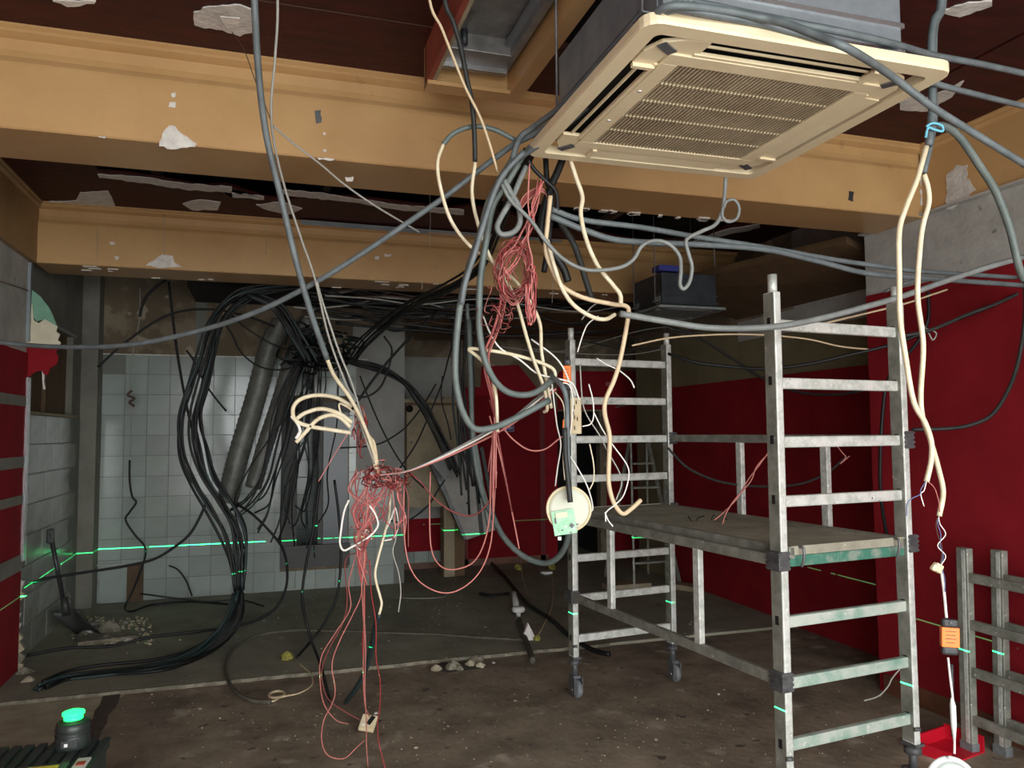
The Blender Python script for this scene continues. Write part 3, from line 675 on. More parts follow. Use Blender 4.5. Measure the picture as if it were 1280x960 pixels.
tag(MB().cyl(PY(512, 511, 8.19), PY(512, 511, 8.2), .038, 20).cyl(PY(512, 511, 8.185), PY(512, 511, 8.19), .03, 20).build('pipe_hole_sleeve', 'shadow_black'), 'round black pipe sleeve in the grey wall above the beige door', 'pipe sleeve')
t = thing('access_hatch', 'white square access hatch low in the left corner of the tiled wall', 'hatch', (-1.4, YB - .03, .1))
MB().bb(-.10, 0, -.08, .14, .02, .27).build('hatch_door', 'white_tile', t, bevel=.003)
MB().bb(.14, -.01, -.08, .28, .02, .27).build('hatch_side_board', 'brown_board', t)
MB().bb(-.12, .0, .27, .16, .02, .285).build('hatch_frame', 'grey_plaster', t)

# ---- flexible ducts hanging by the tiled wall
def duct(label, pts, Y, r):
    P = [PY(a, b, Y) for a, b in pts]; P = smooth(P, 14)
    R = [r * (1 + .045 * ((i % 2) * 2 - 1)) for i in range(len(P))]
    o = MB().tube(P, R, 16).build('flexible_duct', 'duct_foil', loc=tuple(P[0])); tag(o, label, 'duct'); return o
duct('left one of two ribbed grey flexible ducts hanging before the tiled wall', [(352, 402), (335, 440), (320, 495), (305, 545), (292, 592), (284, 628)], 7.75, .095)
duct('right one of two ribbed grey flexible ducts, behind the black cables', [(385, 398), (368, 440), (350, 500), (332, 555), (316, 610)], 7.6, .075)

# ---- A-frame step ladders at the back
def stepladder(label, px_apex, feet, Y, zt):
    top = PY(*px_apex, Y); t = thing('step_ladder', label, 'ladder', (top[0], Y, 0.02))
    hh = top[2] - .02
    def rail(a, b): 
        M = (Vector(b) - Vector(a)).to_track_quat('X', 'Z').to_matrix(); d = (Vector(b) - Vector(a)).length
        MB().box((Vector(a) + Vector(b)) / 2, (d, .02, .035), M).build('rail', 'aluminium_dull_shade', t)
    wb_ = .26; 
    rail((-.10, 0, hh), (-wb_, -.35, 0)); rail((.10, 0, hh), (wb_, -.35, 0)); rail((-.10, 0.02, hh), (-wb_, .35, 0)); rail((.10, .02, hh), (wb_, .35, 0))
    for k in range(1, 6):
        f = k / 6; zz = hh * f; ww = wb_ + (.10 - wb_) * f; yy = -.35 * (1 - f)
        MB().box((0, yy, zz), (2 * ww, .07, .018)).build('tread', 'aluminium_dull_shade', t)
    MB().box((0, 0, hh), (.24, .12, .03)).build('top_cap', 'dark_steel', t)
    return t
stepladder('aluminium step ladder standing open before the dark doorway', (799, 550), None, 7.45, 1.5)
tag(MB().bb(3.25, 7.1, .02, 3.72, 7.28, .07).build('wooden_plank', 'beige_board', bevel=.004), 'short pale plank lying at the foot of the step ladder', 'plank')
tag(MB().box((4.0, 6.9, .05), (.16, .30, .05), Matrix.Rotation(.5, 3, 'Z')).build('wooden_block', 'beige_board', bevel=.004), 'small pale block lying by the foot of the rear red wall', 'block')

# ---- shovel in the left recess
a = Vector(PX(63, 667, -1.6)); bt = Vector((-1.5, 6.86, .30))
t = thing('shovel', 'black handled shovel leaning on the tiled left wall', 'shovel', (-1.46, 6.85, .02))
L0 = t.location
MB().cyl(a - L0 + Vector((0, 0, .0)), bt - L0, .017, 10).build('handle', 'black_plastic', t)
MB().box(a - L0 + Vector((0, 0, -.02)), (.05, .03, .11)).build('grip', 'black_plastic', t, bevel=.01)
MB().cyl(bt - L0 + Vector((0, 0, .04)), bt - L0 - Vector((-.02, 0, .1)), .026, 10, .034).build('socket', 'shovel_steel', t)
bl = MB(); 
prof = [(-.10, .23), (.09, .25), (.13, .10), (.16, .0), (-.08, -.01), (-.12, .1)]
V = []
nx = 6
for i in range(nx + 1):
    u = i / nx
    for j in range(6):
        v_ = j / 5
        wx = (-.095 + .19 * v_) * (1 - .15 * u); dz = .23 - .23 * u
        V.append((wx + .13 * u - .02, .18 * u * u + .045 * (abs(v_ - .5) * 2) ** 2 * -1, dz))
F_ = [(i * 6 + j, i * 6 + j + 1, (i + 1) * 6 + j + 1, (i + 1) * 6 + j) for i in range(nx) for j in range(5)]
bo = bl.add(V, F_, True).build('blade', 'shovel_steel', t); so = bo.modifiers.new('thick', 'SOLIDIFY'); so.thickness = .006

# ---- toolbox and laser level
t = thing('toolbox', 'dark green ribbed toolbox with a yellow label on its lid', 'toolbox', (-.98, 3.36, 0), math.radians(-3))
MB().bb(-.36, -.22, .0, .36, .22, .33).build('box_body', 'toolbox', t, bevel=.008)
ld = MB().bb(-.37, -.23, .33, .37, .23, .362).build('lid', 'toolbox', t, bevel=.006)
for i in range(16):
    xx = -.345 + i * .046
    MB().bb(xx, -.22, .362, xx + .03, .225, .374).build('lid_rib', 'toolbox', ld, bevel=.002)
MB().bb(.10, -.20, .374, .29, -.02, .380).build('handle_plate', 'dull_steel', ld)
MB().bb(.15, -.19, .380, .26, -.045, .384).build('yellow_label', 'yellow_label', ld)
cr = MB().bb(.31, -.10, .374, .355, .01, .380).build('badge', 'label_white', ld)
MB().bb(.318, -.06, .380, .347, -.03, .383).build('badge_mark', 'label_red', cr)
LX, LY, LZ = -.72, 3.50, .497
t = thing('laser_level', 'black laser level with glowing green lens standing on the toolbox', 'laser level', (LX, LY, .374))
MB().lathe([(.058, 0), (.062, .01), (.062, .05), (.058, .06), (.062, .07), (.060, .095), (.05, .102)], (0, 0, 0)).build('housing', 'laser_tool', t)
for k in range(3): MB().lathe([(.0635, .03 + k * .02), (.0635, .035 + k * .02)], (0, 0, 0)).build('housing_ring', 'black_plastic', t)
MB().box((.0, -.06, .03), (.06, .012, .03)).build('switch_block', 'black_plastic', t, bevel=.003)
MB().box((-.01, -.067, .03), (.012, .004, .012)).build('switch', 'label_white', t)
MB().lathe([(.045, .100), (.045, .104), (.036, .108)], (0, 0, 0)).build('lens_seat', 'laser_tool', t)
MB().lathe([(.034, .106), (.034, .118), (.028, .1195)], (0, 0, 0)).build('lens', 'laser_glow', t)
MB().lathe([(.040, .126), (.04, .134), (.03, .138)], (0, 0, 0)).build('lens_cap', 'laser_glow', t)
# the laser's own light: a fan kept to one thin level sheet by the lens
ll = bpy.data.lights.new('laser_light', 'POINT'); ll.shadow_soft_size = 0; ll.energy = 8500; ll.color = (.02, 1, .25)
ll.use_nodes = True; nt = ll.node_tree; em = nt.nodes['Emission']
tx = nt.nodes.new('ShaderNodeTexCoord')
sp = nt.nodes.new('ShaderNodeSeparateXYZ'); nt.links.new(tx.outputs['Normal'], sp.inputs[0])
ab = nt.nodes.new('ShaderNodeMath'); ab.operation = 'ABSOLUTE'; nt.links.new(sp.outputs[2], ab.inputs[0])
lt = nt.nodes.new('ShaderNodeMath'); lt.operation = 'LESS_THAN'; lt.inputs[1].default_value = .0008; nt.links.new(ab.outputs[0], lt.inputs[0])
nt.links.new(lt.outputs[0], em.inputs['Strength'])
lo_ = bpy.data.objects.new('laser_light', ll); C.objects.link(lo_); lo_.location = (LX, LY, .496 + .0); lo_.rotation_euler = (math.radians(.35), 0, 0)

# ---- dustpan
pz = PZ(1195, 940, 0)
t = thing('dustpan', 'red dustpan with a thin grey upright handle beside the spare frames', 'dustpan', (pz[0] - .02, pz[1] + .02, 0), math.radians(12))
MB().bb(-.15, -.10, .0, .13, .10, .008).build('pan_floor', 'red_plastic', t)
MB().bb(-.15, .09, .0, .13, .10, .07).bb(-.155, -.10, 0, -.147, .10, .055).bb(.122, -.10, 0, .13, .10, .08).build('pan_wall', 'red_plastic', t)
MB().cyl((.115, .05, .03), (.10, .03, .40), .008, 8).build('pan_handle', 'dull_steel', t)

# ---- hanging downlight with driver, bottom right
def cable_pts(name, label, cat, m, r, P, group=None, n=7, k=6):
    P = smooth(P, k); o = MB().tube(P, r, n).build(name, m, loc=tuple(P[0])); return tag(o, label, cat, group)
YD = 2.0
c = PY(1192, 985, YD)
t = thing('led_downlight', 'round white downlight dangling on its cable at bottom right', 'downlight', tuple(c)); t.rotation_euler = (math.radians(72), 0, math.radians(-12))
MB().lathe([(.078, -.02), (.092, -.005), (.094, 0), (.090, .006), (.08, .008)], (0, 0, 0), n=40).build('rim', 'white_plastic', t)
MB().lathe([(.078, .008), (.04, .010), (.002, .010)], (0, 0, 0), n=40).build('diffuser', 'downlight_glow', t)
MB().lathe([(.006, 0), (.006, .02)], (0, .088, 0)).build('cable_lug', 'white_plastic', t)
cable_pts('power_lead', 'thin white lead from the orange driver down to the round downlight', 'cable', 'wire_white', .0035, [PY(1185, 822, YD), PY(1188, 850, YD), PY(1191, 876, YD), PY(1193, 925, YD), PY(1193, 942, YD)])
o = MB().tube([PY(1190, 872, YD), PY(1191, 882, YD), PY(1192, 905, YD), PY(1193, 925, YD)], [.004, .009, .009, .004], 10).build('inline_connector', 'white_plastic', loc=tuple(PY(1190, 872, YD)))
tag(o, 'white inline connector on the lead above the round downlight', 'connector')
cable_pts('power_lead', 'thin white lead above the orange driver, below the cream terminal block', 'cable', 'wire_white', .0045, [PY(1177, 716, YD), PY(1180, 740, YD), PY(1183, 772, YD)])
def driver(label, px, Y, tilt, w=.055, h=.115):
    t = thing('led_driver', label, 'driver', tuple(PY(*px, Y))); t.rotation_euler = (0, tilt, math.radians(-30))
    MB().box((0, 0, 0), (w * .98, .024, h * .55)).build('casing_middle', 'orange_plastic', t, bevel=.003)
    MB().box((0, 0, h * .38), (w * .9, .022, h * .24)).build('casing_end', 'black_plastic', t, bevel=.008)
    MB().box((0, 0, -h * .38), (w * .9, .022, h * .24)).build('casing_end', 'black_plastic', t, bevel=.008)
    MB().cyl((0, -.013, h * .40), (0, -.010, h * .40), .005, 8).build('screw', 'dull_steel', t)
    for k in range(4): MB().box((0, -.0125, .02 - k * .012), (w * (.6 - .1 * (k % 2)), .001, .002)).build('print_line', 'wire_brown', t)
    return t
driver('orange and black lighting driver hanging above the round white downlight', (1187, 796), YD, .03)
o = MB().box((0, 0, 0), (.03, .018, .028), Matrix.Rotation(.5, 3, 'Y')).box((-.02, -.004, .004), (.014, .014, .022), Matrix.Rotation(.8, 3, 'Y')).build('terminal_block', 'warm_plastic', bevel=.003)
o.location = PY(1172, 710, YD); tag(o, 'pale terminal block joining wires above the orange driver', 'terminal block')

# ---- smoke-alarm base disc with circuit board
t = thing('ceiling_rose_disc', 'round cream plastic disc with a pale green circuit board, dangling on cables', 'alarm base', tuple(PY(711, 636, 2.62))); t.rotation_euler = (math.radians(84), 0, math.radians(-20))
MB().lathe([(.076, -.012), (.082, -.008), (.083, .004), (.079, .010), (.075, .006), (.074, .004)], (0, 0, 0), n=40).build('rim', 'disc_plastic', t)
MB().lathe([(.073, .0), (.073, .005), (.06, .0055)], (0, 0, 0), n=40).build('face', 'disc_face', t)
R = Matrix.Rotation(math.radians(9), 3, 'Z')
pc = MB().box((-.018, -.048, .016), (.082, .086, .004), R).build('circuit_board', 'circuit_green', t)
MB().box(R @ Vector((-.03, -.018, .021)), (.042, .02, .008), R).build('relay', 'cream_board', pc)
MB().box(R @ Vector((.0, -.06, .020)), (.014, .014, .004), R @ Matrix.Rotation(.78, 3, 'Z')).build('chip', 'chip_dark', pc)
MB().box(R @ Vector((-.055, -.035, .020)), (.006, .02, .005), R).build('chip', 'chip_dark', pc)
for k in range(6): MB().box(R @ Vector((-.05 + .014 * k, -.083 + .012 * (k % 3), .0195)), (.008, .004, .003), R).build('solder_pad', ['label_white', 'chip_dark'][k % 2], pc)
MB().box((-.035, -.105, .014), (.012, .012, .01)).build('plug', 'label_white', t)

# ---- perforated power strip piece on the scaffold post
t = thing('power_strip', 'cream slotted plastic strip hanging upright beside the scaffold post', 'plastic strip', tuple(PY(720, 520, 2.9))); t.rotation_euler = (0, 0, math.radians(-35))
MB().box((.0, 0, 0), (.042, .02, .145)).build('strip_body', 'warm_plastic', t, bevel=.002)
for k, (a, b) in enumerate(((-.004, .035), (-.008, .012), (-.004, -.005), (.008, -.012), (-.004, -.048), (.004, .055))): MB().box((a, -.0105, b), (.004, .002, .016)).build('slot', 'shadow_black', t)
driver('orange driver hanging high on the far left scaffold post', (709, 468), 2.93, 0, .032, .13)
driver('orange driver hanging on the far left scaffold post, beside the cream strip', (708, 532), 2.93, .05, .03, .09)

# ---- signs at the back
t = thing('door_sign', 'small blue sign with white marks on the red door', 'sign', tuple(PY(636, 535, 8.95)))
MB().box((0, 0, 0), (.13, .006, .09)).build('sign_plate', 'sign_blue', t)
for a in ((.0, .042), (.0, -.042)): MB().box((0, -.004, a[1]), (.13, .002, .005)).build('sign_border', 'wire_grey', t)
for a in (-.062, .062): MB().box((a, -.004, 0), (.005, .002, .09)).build('sign_border', 'wire_grey', t)
MB().box((-.035, -.004, .015), (.032, .002, .007)).box((-.048, -.004, 0), (.007, .002, .035)).box((-.035, -.004, -.015), (.032, .002, .007)).build('sign_letter', 'label_white', t)
MB().box((.0, -.004, .0), (.03, .002, .006)).box((.012, -.004, .0), (.006, .002, .036)).box((-.008, -.004, .01), (.006, .002, .018)).build('sign_letter', 'label_white', t)
MB().box((.036, -.004, .0), (.018, .002, .034)).build('sign_letter', 'wire_grey', t)
t = thing('wall_sticker', 'tiny pink and white sticker on the red wall above the doorway', 'sticker', tuple(PY(761, 480, 8.96)))
MB().box((0, 0, 0), (.085, .004, .045)).build('sticker_plate', 'wire_pink', t)
for k in range(4): MB().box((-.03 + .02 * k, -.003, .0), (.006 + .003 * (k % 2), .002, .028)).build('sticker_letter', 'red_wall', t)

# ---- things on the floor
q = PZ(460, 912, 0)
t = thing('wall_socket', 'dirty cream wall socket with dark slot lying on the floor', 'socket', (q[0], q[1], .02), .5); t.rotation_euler = (.5, .15, -.35)
MB().box((0, 0, .02), (.085, .10, .022)).build('socket_plate', 'warm_plastic', t, bevel=.006)
MB().box((0.012, .01, .034), (.022, .055, .006), Matrix.Rotation(-.3, 3, 'Z')).build('socket_slot', 'shadow_black', t)
MB().box((-.02, -.02, .033), (.012, .012, .004)).build('socket_button', 'label_white', t)
def loc_floor(x, y, z=0.0): return PZ(x, y, z)
def lump(name, label, cat, px, size, m, seed, z=0, group=None, squash=.5):
    rr = random.Random(seed); p = PZ(px[0], px[1], z); mb = MB(); n = 7
    V = []; 
    for k, (h, s) in enumerate(((0, .8), (.4, 1.0), (.8, .55), (1, .1))):
        for i in range(n): 
            an = 2 * math.pi * i / n; q_ = s * rr.uniform(.7, 1.1); V.append((size * q_ * math.cos(an), size * .8 * q_ * math.sin(an), size * squash * h * 2))
    F2 = [(k * n + i, k * n + (i + 1) % n, (k + 1) * n + (i + 1) % n, (k + 1) * n + i) for k in range(3) for i in range(n)] + [tuple(range(n))[::-1], tuple(3 * n + i for i in range(n))]
    o = mb.add(V, F2).build(name, m); o.location = (p[0], p[1], z); o.rotation_euler = (0, 0, rr.uniform(0, 6)); return tag(o, label, cat, group)
zr = .02
lump('foam_lump', 'lump of yellow expanding foam on the kerb beside the black cable end', 'foam', (359, 824), .055, 'foam_yellow', 1, zr)
lump('foam_lump', 'lump of yellow foam at the foot of the red door, left one', 'foam', (648, 712), .07, 'foam_yellow', 2, zr)
lump('foam_lump', 'lump of yellow foam at the foot of the doorway, right one', 'foam', (690, 712), .07, 'foam_yellow', 3, zr)
lump('foam_lump', 'lump of yellow foam by the left corner of the tiled wall', 'foam', (186, 748), .11, 'foam_yellow', 4, zr, squash=.3)
lump('foam_lump', 'small yellow foam ball beside the white triangular chip', 'foam', (671, 800), .04, 'foam_yellow', 5, zr)
p = PZ(662, 800, zr); o = MB().prism([(-.06, 0, 0), (.05, -.02, 0), (.0, .03, .12)], (0, .03, 0)).build('plaster_chip', 'white_plaster'); o.location = p
tag(o, 'white triangular plaster chip standing on the rear floor', 'plaster chip')
p = PZ(648, 770, zr); t = thing('pipe_valve', 'white plastic valve wheel on a grey pipe stub on the rear floor', 'valve', (p[0], p[1], zr))
MB().lathe([(.03, .03), (.055, .04), (.06, .06), (.05, .075), (.03, .08)], (0, 0, 0), n=12).build('valve_wheel', 'white_plastic', t)
MB().cyl((0, 0, 0), (0, 0, .04), .02, 10).build('valve_stem', 'label_white', t)
MB().cyl((0, .05, .045), (.02, .18, .16), .028, 12).build('pipe_stub', 'grey_plaster', t)
p = PZ(683, 718, zr); o = MB().lathe([(.03, 0), (.07, .015), (.07, .03), (.03, .035)], (0, 0, 0)).build('plastic_ring', 'white_plastic'); o.location = (p[0], p[1], zr); tag(o, 'white plastic ring lying on the floor before the doorway', 'ring')
# white chips scattered about
rr = random.Random(11)
chips = [(575, 754, 1), (617, 829, 0), (425, 868, 0), (493, 861, 0), (166, 863, 0), (250, 886, 0), (190, 868, 0), (372, 924, 0), (385, 928, 0), (470, 892, 0), (644, 876, 0), (660, 872, 0), (577, 927, 0), (800, 856, 0), (794, 872, 0), (898, 868, 0), (905, 862, 0), (930, 864, 0), (885, 888, 0), (1010, 852, 0), (552, 807, 1), (487, 745, 1), (225, 800, 1), (330, 776, 1), (348, 772, 1), (455, 794, 1), (607, 784, 1), (395, 820, 1), (275, 898, 0), (520, 935, 0), (560, 908, 0), (700, 905, 0), (820, 925, 0), (1100, 870, 0)]
for i, (a, b, back) in enumerate(chips):
    lump('plaster_chip', 'tiny pale plaster chip scattered on the dirty floor', 'plaster chip', (a, b), rr.uniform(.008, .018), rr.choice(['dust', 'bare_plaster', 'kerb']), 30 + i, zr if back else 0, 'plaster chips scattered on the floor', .25)
# rubble heap by the left wall
for i in range(34):
    a = 92 + rr.uniform(0, 78); b = 776 + rr.uniform(0, 26)
    lump('rubble_piece', 'grey piece of broken plaster in the heap near the shovel', 'rubble', (a, b), rr.uniform(.02, .065), rr.choice(['bare_plaster', 'grey_plaster', 'dust', 'kerb']), 80 + i, zr, 'rubble heap near the shovel', .28)
lump('rubble_piece', 'pale peaked lump on top of the rubble heap near the shovel', 'rubble', (137, 792), .10, 'kerb', 130, zr, squash=.5)
o = MB().prism([tuple(PZ(a, b, zr)) for a, b in [(95, 800), (170, 792), (172, 799), (97, 808)]], (0, 0, .03)).build('wooden_board', 'kerb', loc=tuple(PZ(95, 800, zr))); tag(o, 'thin pale board lying in front of the rubble heap', 'board')
mb = MB(); rs = random.Random(5)
for i in range(260):
    p = PZ(90 + rs.uniform(0, 100) , 772 + rs.uniform(0, 34), zr); s = rs.uniform(.004, .015)
    mb.box((p[0], p[1], zr + s / 2), (s * 1.5, s, s), Matrix.Rotation(rs.uniform(0, 3), 3, 'Z'))
for i in range(300):
    p = PZ(rs.uniform(150, 1100), rs.uniform(860, 958), 0); s = rs.uniform(.0015, .004); mb.box((p[0], p[1], s / 2), (s * 1.5, s, s), Matrix.Rotation(rs.uniform(0, 3), 3, 'Z'))
for i in range(200):
    p = PZ(rs.uniform(150, 880), rs.uniform(740, 820), zr); s = rs.uniform(.002, .006); mb.box((p[0], p[1], zr + s / 2), (s * 1.5, s, s), Matrix.Rotation(rs.uniform(0, 3), 3, 'Z'))
o = mb.build('floor_grit', 'dust'); tag(o, 'fine plaster grit scattered over the dirty floor', 'grit'); o['kind'] = 'stuff'
# broken kerb hole with pieces
MB().prism([tuple(PZ(a, b, .0)) for a, b in [(540, 836), (552, 828), (570, 829), (600, 824), (602, 836), (560, 842)]], (0, 0, .004)).build('kerb_hole', 'dark_stain', fl0)
for i, (a, b, s) in enumerate(((596, 828, .05), (588, 832, .04), (566, 836, .06), (545, 838, .04), (575, 838, .03), (600, 834, .035), (558, 826, .03))):
    lump('kerb_rubble', 'lump broken out of the kerb in the middle of the floor', 'rubble', (a, b), s, ['kerb', 'dust'][i % 2], 150 + i, 0, 'rubble at the broken kerb', .5)
for i, (a, b, s) in enumerate(((30, 845, .06), (36, 855, .05), (20, 835, .04), (28, 828, .03), (60, 862, .04))):
    lump('plaster_rubble', 'crumbled plaster lump at the end of the left partition', 'rubble', (a, b), s, ['kerb', 'dust'][i % 2], 170 + i, 0, 'rubble at the partition end', .5)

# ================================================================== CABLES
def K(name, label, m, r, px, Y0, Y1=None, cat='cable', group=None, up=False, n=7, zmin=.0):
    if Y1 is None: Y1 = Y0
    N = len(px); P = []
    for i, q in enumerate(px):
        Y = q[2] if len(q) > 2 else Y0 + (Y1 - Y0) * i / max(1, N - 1)
        p = PY(q[0], q[1], Y)
        fz = zmin + r + (zr if p[1] > YP else 0)
        if p[2] < fz: p = PZ(q[0], q[1], fz)
        P.append(p)
    if up:
        p = P[0]; P = [np.array([p[0] - .02, p[1] - .02, CZ])] + P
    P = smooth(P, 6)
    o = MB().tube(P, r, n).build(name, m, loc=tuple(P[0])); return tag(o, label, cat, group)

G = 'conduit_grey'
# front, ceiling to tangle
K('grey_cable', 'thick grey cable hanging from the ceiling at left and ending in the cream-wired tangle', G, .0115, [(318, 0), (321, 60), (326, 120), (335, 180), (352, 250), (371, 330), (390, 395), (409, 449)], 2.45, 3.0, up=True)
K('grey_cable', 'thin grey cable hanging right of the thick one from the ceiling', 'wire_grey', .0045, [(347, 0), (344, 70), (339, 130), (342, 175), (356, 235), (377, 300), (394, 350), (412, 425), (440, 500), (468, 580)], 2.5, 3.25, up=True)
K('grey_cable', 'second thin grey cable running beside the first down to the red tangle', 'wire_grey', .0045, [(396, 352), (404, 380), (424, 440), (440, 480), (458, 540), (472, 582)], 3.0, 3.26)
K('grey_cable', 'thin branch cable slanting right across the front beam', 'wire_grey', .004, [(342, 158), (365, 178), (400, 205), (431, 231), (470, 258), (524, 290)], 2.75, 3.1)
K('thin_wire', 'hair-thin dark wire hanging from the bare ceiling patch', 'wire_brown', .0018, [(290, 40), (305, 62), (318, 98), (331, 130), (342, 160)], 3.1, 2.9)
K('cream_cable', 'cream cable coming out of the thick grey cable into the tangle', 'cable_cream', .008, [(409, 449), (418, 470), (438, 498), (452, 525), (462, 550), (472, 580)], 3.0, 3.26)
# the long diagonal
for i, (dx, dy, dY) in enumerate(((0, 0, 0), (3, -5, .04))):
    K('grey_cable', ['long grey cable sweeping from the air conditioner across the beams to the left wall', 'second grey cable of the diagonal pair from the air conditioner'][i], G, .011,
      [(846, 4, 1.60), (806, 34, 1.75), (760, 78, 2.1), (715, 132, 2.3), (672, 165, 2.5), (640, 182, 2.6), (600, 212, 2.7), (560, 243, 2.75), (500, 285, 2.85), (440, 325, 2.95), (385, 358, 3.05), (320, 390, 3.2), (250, 413, 3.4), (170, 430, 3.6), (100, 434, 3.8), (40, 432, 4.0), (-10, 427, 4.1)][0:17 if i == 0 else 6] if i == 0 else [(852 , 2, 1.6), (802, 30, 1.77), (756, 74, 2.1), (712, 124, 2.3), (668, 158, 2.5), (650, 172, 2.55), (640, 200, 2.6)], 2)
for i in range(3):
    K('grey_cable', 'grey cable of the bundle running along the left edge of the air conditioner', ['conduit_grey', 'conduit_light', 'conduit_grey'][i], .0095,
      [(850 + 8 * i, 6 - 3 * i, 1.60), (808, 30 + i * 4, 1.74), (780 + i * 3, 66 + i * 3, 2.0), (735 + i * 3, 120 + i * 3, 2.22), (700, 155 + i * 4, 2.4), (664 - 3 * i, 182 + i * 5, 2.55), (648 - i * 4, 205, 2.62), (634 - i * 6, 225, 2.66)], 2, group='cables along the air conditioner')
# right of the air conditioner
K('grey_cable', 'thick grey cable crossing the right corner of the air conditioner, steepest of three', G, .0105, [(772, 66, 2.0), (806, 30, 1.72), (838, 8, 1.60), (900, 13, 1.60), (950, 22, 1.6), (980, 29, 1.56), (1020, 44, 1.5), (1062, 62, 1.46), (1110, 92), (1166, 134), (1220, 168), (1285, 208)], 1.42, 1.7)
K('grey_cable', 'middle grey cable crossing the air conditioner and running to the right edge', G, .0095, [(776, 68, 2.0), (812, 30, 1.72), (844, 12, 1.61), (900, 20, 1.61), (950, 30, 1.62), (990, 40, 1.62), (1040, 53, 1.62), (1108, 74, 1.7), (1166, 103), (1228, 120), (1290, 135)], 1.5, 1.9)
K('grey_cable', 'upper grey cable running over the air conditioner to the right edge', G, .0105, [(780, 60, 1.98), (812, 24, 1.72), (850, 4, 1.62), (880, 6, 1.62), (930, 16, 1.64), (1000, 30, 1.64), (1060, 42, 1.64), (1120, 56, 1.7), (1166, 69), (1225, 80), (1290, 94)], 1.5, 1.9)
K('grey_cable', 'thick grey vertical cable at right hanging from the ceiling to the blue tape', G, .0125, [(1176, 0), (1168, 25), (1164, 55), (1165, 100), (1165, 140), (1161, 182)], 1.85, up=True)
K('grey_cable', 'second grey vertical cable at right, hanging just beside the thicker one', G, .009, [(1180, 0), (1170, 30), (1168, 60), (1168, 120), (1167, 160), (1155, 216)], 1.88, up=True)
K('blue_tape', 'pale blue tape tied round the grey cables at right', 'tape_blue', .004, [(1158, 158), (1166, 154), (1177, 157), (1178, 164), (1168, 162), (1160, 160), (1157, 172)], 1.83, cat='tape')
K('grey_cable', 'grey cable curving from the blue tape down along the right edge', 'conduit_green', .0125, [(1164, 158), (1180, 158), (1200, 172), (1225, 208), (1245, 240), (1262, 285), (1273, 330), (1280, 350)], 1.85, 1.95)
K('black_cable', 'black cable looping from the right edge back behind the scaffold post', 'cable_dark', .010, [(1281, 345), (1281, 400), (1272, 455), (1258, 492), (1238, 520), (1210, 532), (1180, 536), (1140, 537)], 2.7, 3.2)
K('cream_cable', 'left cream cable dangling at right and ending above the bare wires', 'cable_cream', .0085, [(1158, 183), (1152, 205), (1145, 228), (1132, 260), (1124, 290), (1124, 344), (1125, 396), (1132, 447), (1142, 502), (1156, 528), (1164, 552), (1164, 575), (1158, 602)], 1.85, 1.92)
K('cream_cable', 'right cream cable dangling at right, ending over the driver', 'cable_cream', .0085, [(1155, 218), (1160, 235), (1161, 254), (1154, 280), (1150, 310), (1147, 370), (1154, 430), (1151, 490), (1153, 520), (1163, 550), (1173, 585), (1179, 615), (1174, 645)], 1.87, 1.97)
K('bare_wire', 'blue core poking from the end of the left cream cable', 'wire_blue', .0016, [(1157, 602), (1151, 612), (1150, 618), (1140, 623), (1134, 630), (1133, 645)], 1.92)
K('bare_wire', 'white core poking from the end of the left cream cable', 'wire_white', .0016, [(1158, 602), (1155, 613), (1151, 618), (1155, 633)], 1.92)
K('bare_wire', 'pink core arching from the left cream cable to the right one', 'wire_pink', .0014, [(1160, 602), (1168, 610), (1173, 625), (1175, 640)], 1.92, 1.96)
for i, (m, dx) in enumerate((('wire_blue', 0), ('wire_white', 3), ('wire_brown', -2))):
    K('bare_wire', 'thin core running from the right cream cable to the terminal block, ' + ['blue', 'white', 'brown'][i], m, .0016, [(1173, 645), (1172 + dx, 655), (1176 + dx * 2, 668), (1175 - dx, 682), (1179 + dx, 695), (1175, 708)], 1.97, 2.0)
K('bare_wire', 'short blue core alongside the white lead under the terminal block', 'wire_blue', .0014, [(1178, 712), (1181, 725), (1181, 740)], 1.99)
# right-hand horizontals
K('grey_cable', 'upper grey cable running right from the bundle under the front beam', G, .011, [(690, 262, 2.6), (729, 275), (800, 284), (870, 296), (960, 310), (1040, 324), (1087, 331), (1149, 339), (1210, 343), (1270, 347)], 2.6, 2.75)
K('grey_cable', 'lower grey cable running right from the bundle under the front beam', G, .012, [(688, 270, 2.6), (729, 287), (766, 299), (810, 303), (880, 306), (957, 312), (1020, 326), (1080, 341), (1132, 346), (1200, 351), (1283, 357)], 2.6, 2.72)
K('grey_cable', 'light grey cable sagging across the top of the near scaffold ladder', 'conduit_light', .0125, [(775, 392), (840, 403), (891, 410), (960, 409), (1012, 401), (1080, 384), (1132, 369), (1180, 352), (1235, 334), (1285, 320)], 2.52, 2.4)
K('thin_wire', 'thin pale wire sagging behind the near scaffold ladder', 'cable_beige', .005, [(790, 432), (840, 422), (905, 418), (960, 419), (1010, 424), (1050, 433), (1090, 437)], 3.6, 3.6)
K('thin_wire', 'thin pale wire above the top rung of the near ladder', 'cable_beige', .005, [(990, 414), (1040, 402), (1090, 390), (1130, 380), (1160, 370), (1184, 362)], 3.0, 3.1)
K('black_cable', 'black cable sagging behind the scaffold to the right edge', 'cable_black', .009, [(835, 442), (870, 453), (920, 459), (960, 461), (1010, 455), (1060, 444), (1110, 432), (1150, 418), (1200, 398), (1283, 366)], 3.9, 3.0)
K('black_cable', 'black cable crossing from left to the far red wall', 'cable_black', .008, [(835, 410), (870, 420), (915, 448), (960, 476), (1010, 492), (1070, 490), (1110, 470), (1125, 430)], 4.0)
K('black_cable', 'black cable hanging behind the near right post by the red corner', 'cable_black', .010, [(1160, 365), (1160, 400), (1145, 430), (1112, 470), (1103, 520), (1100, 600), (1105, 650), (1114, 690)], 3.3, 3.6)
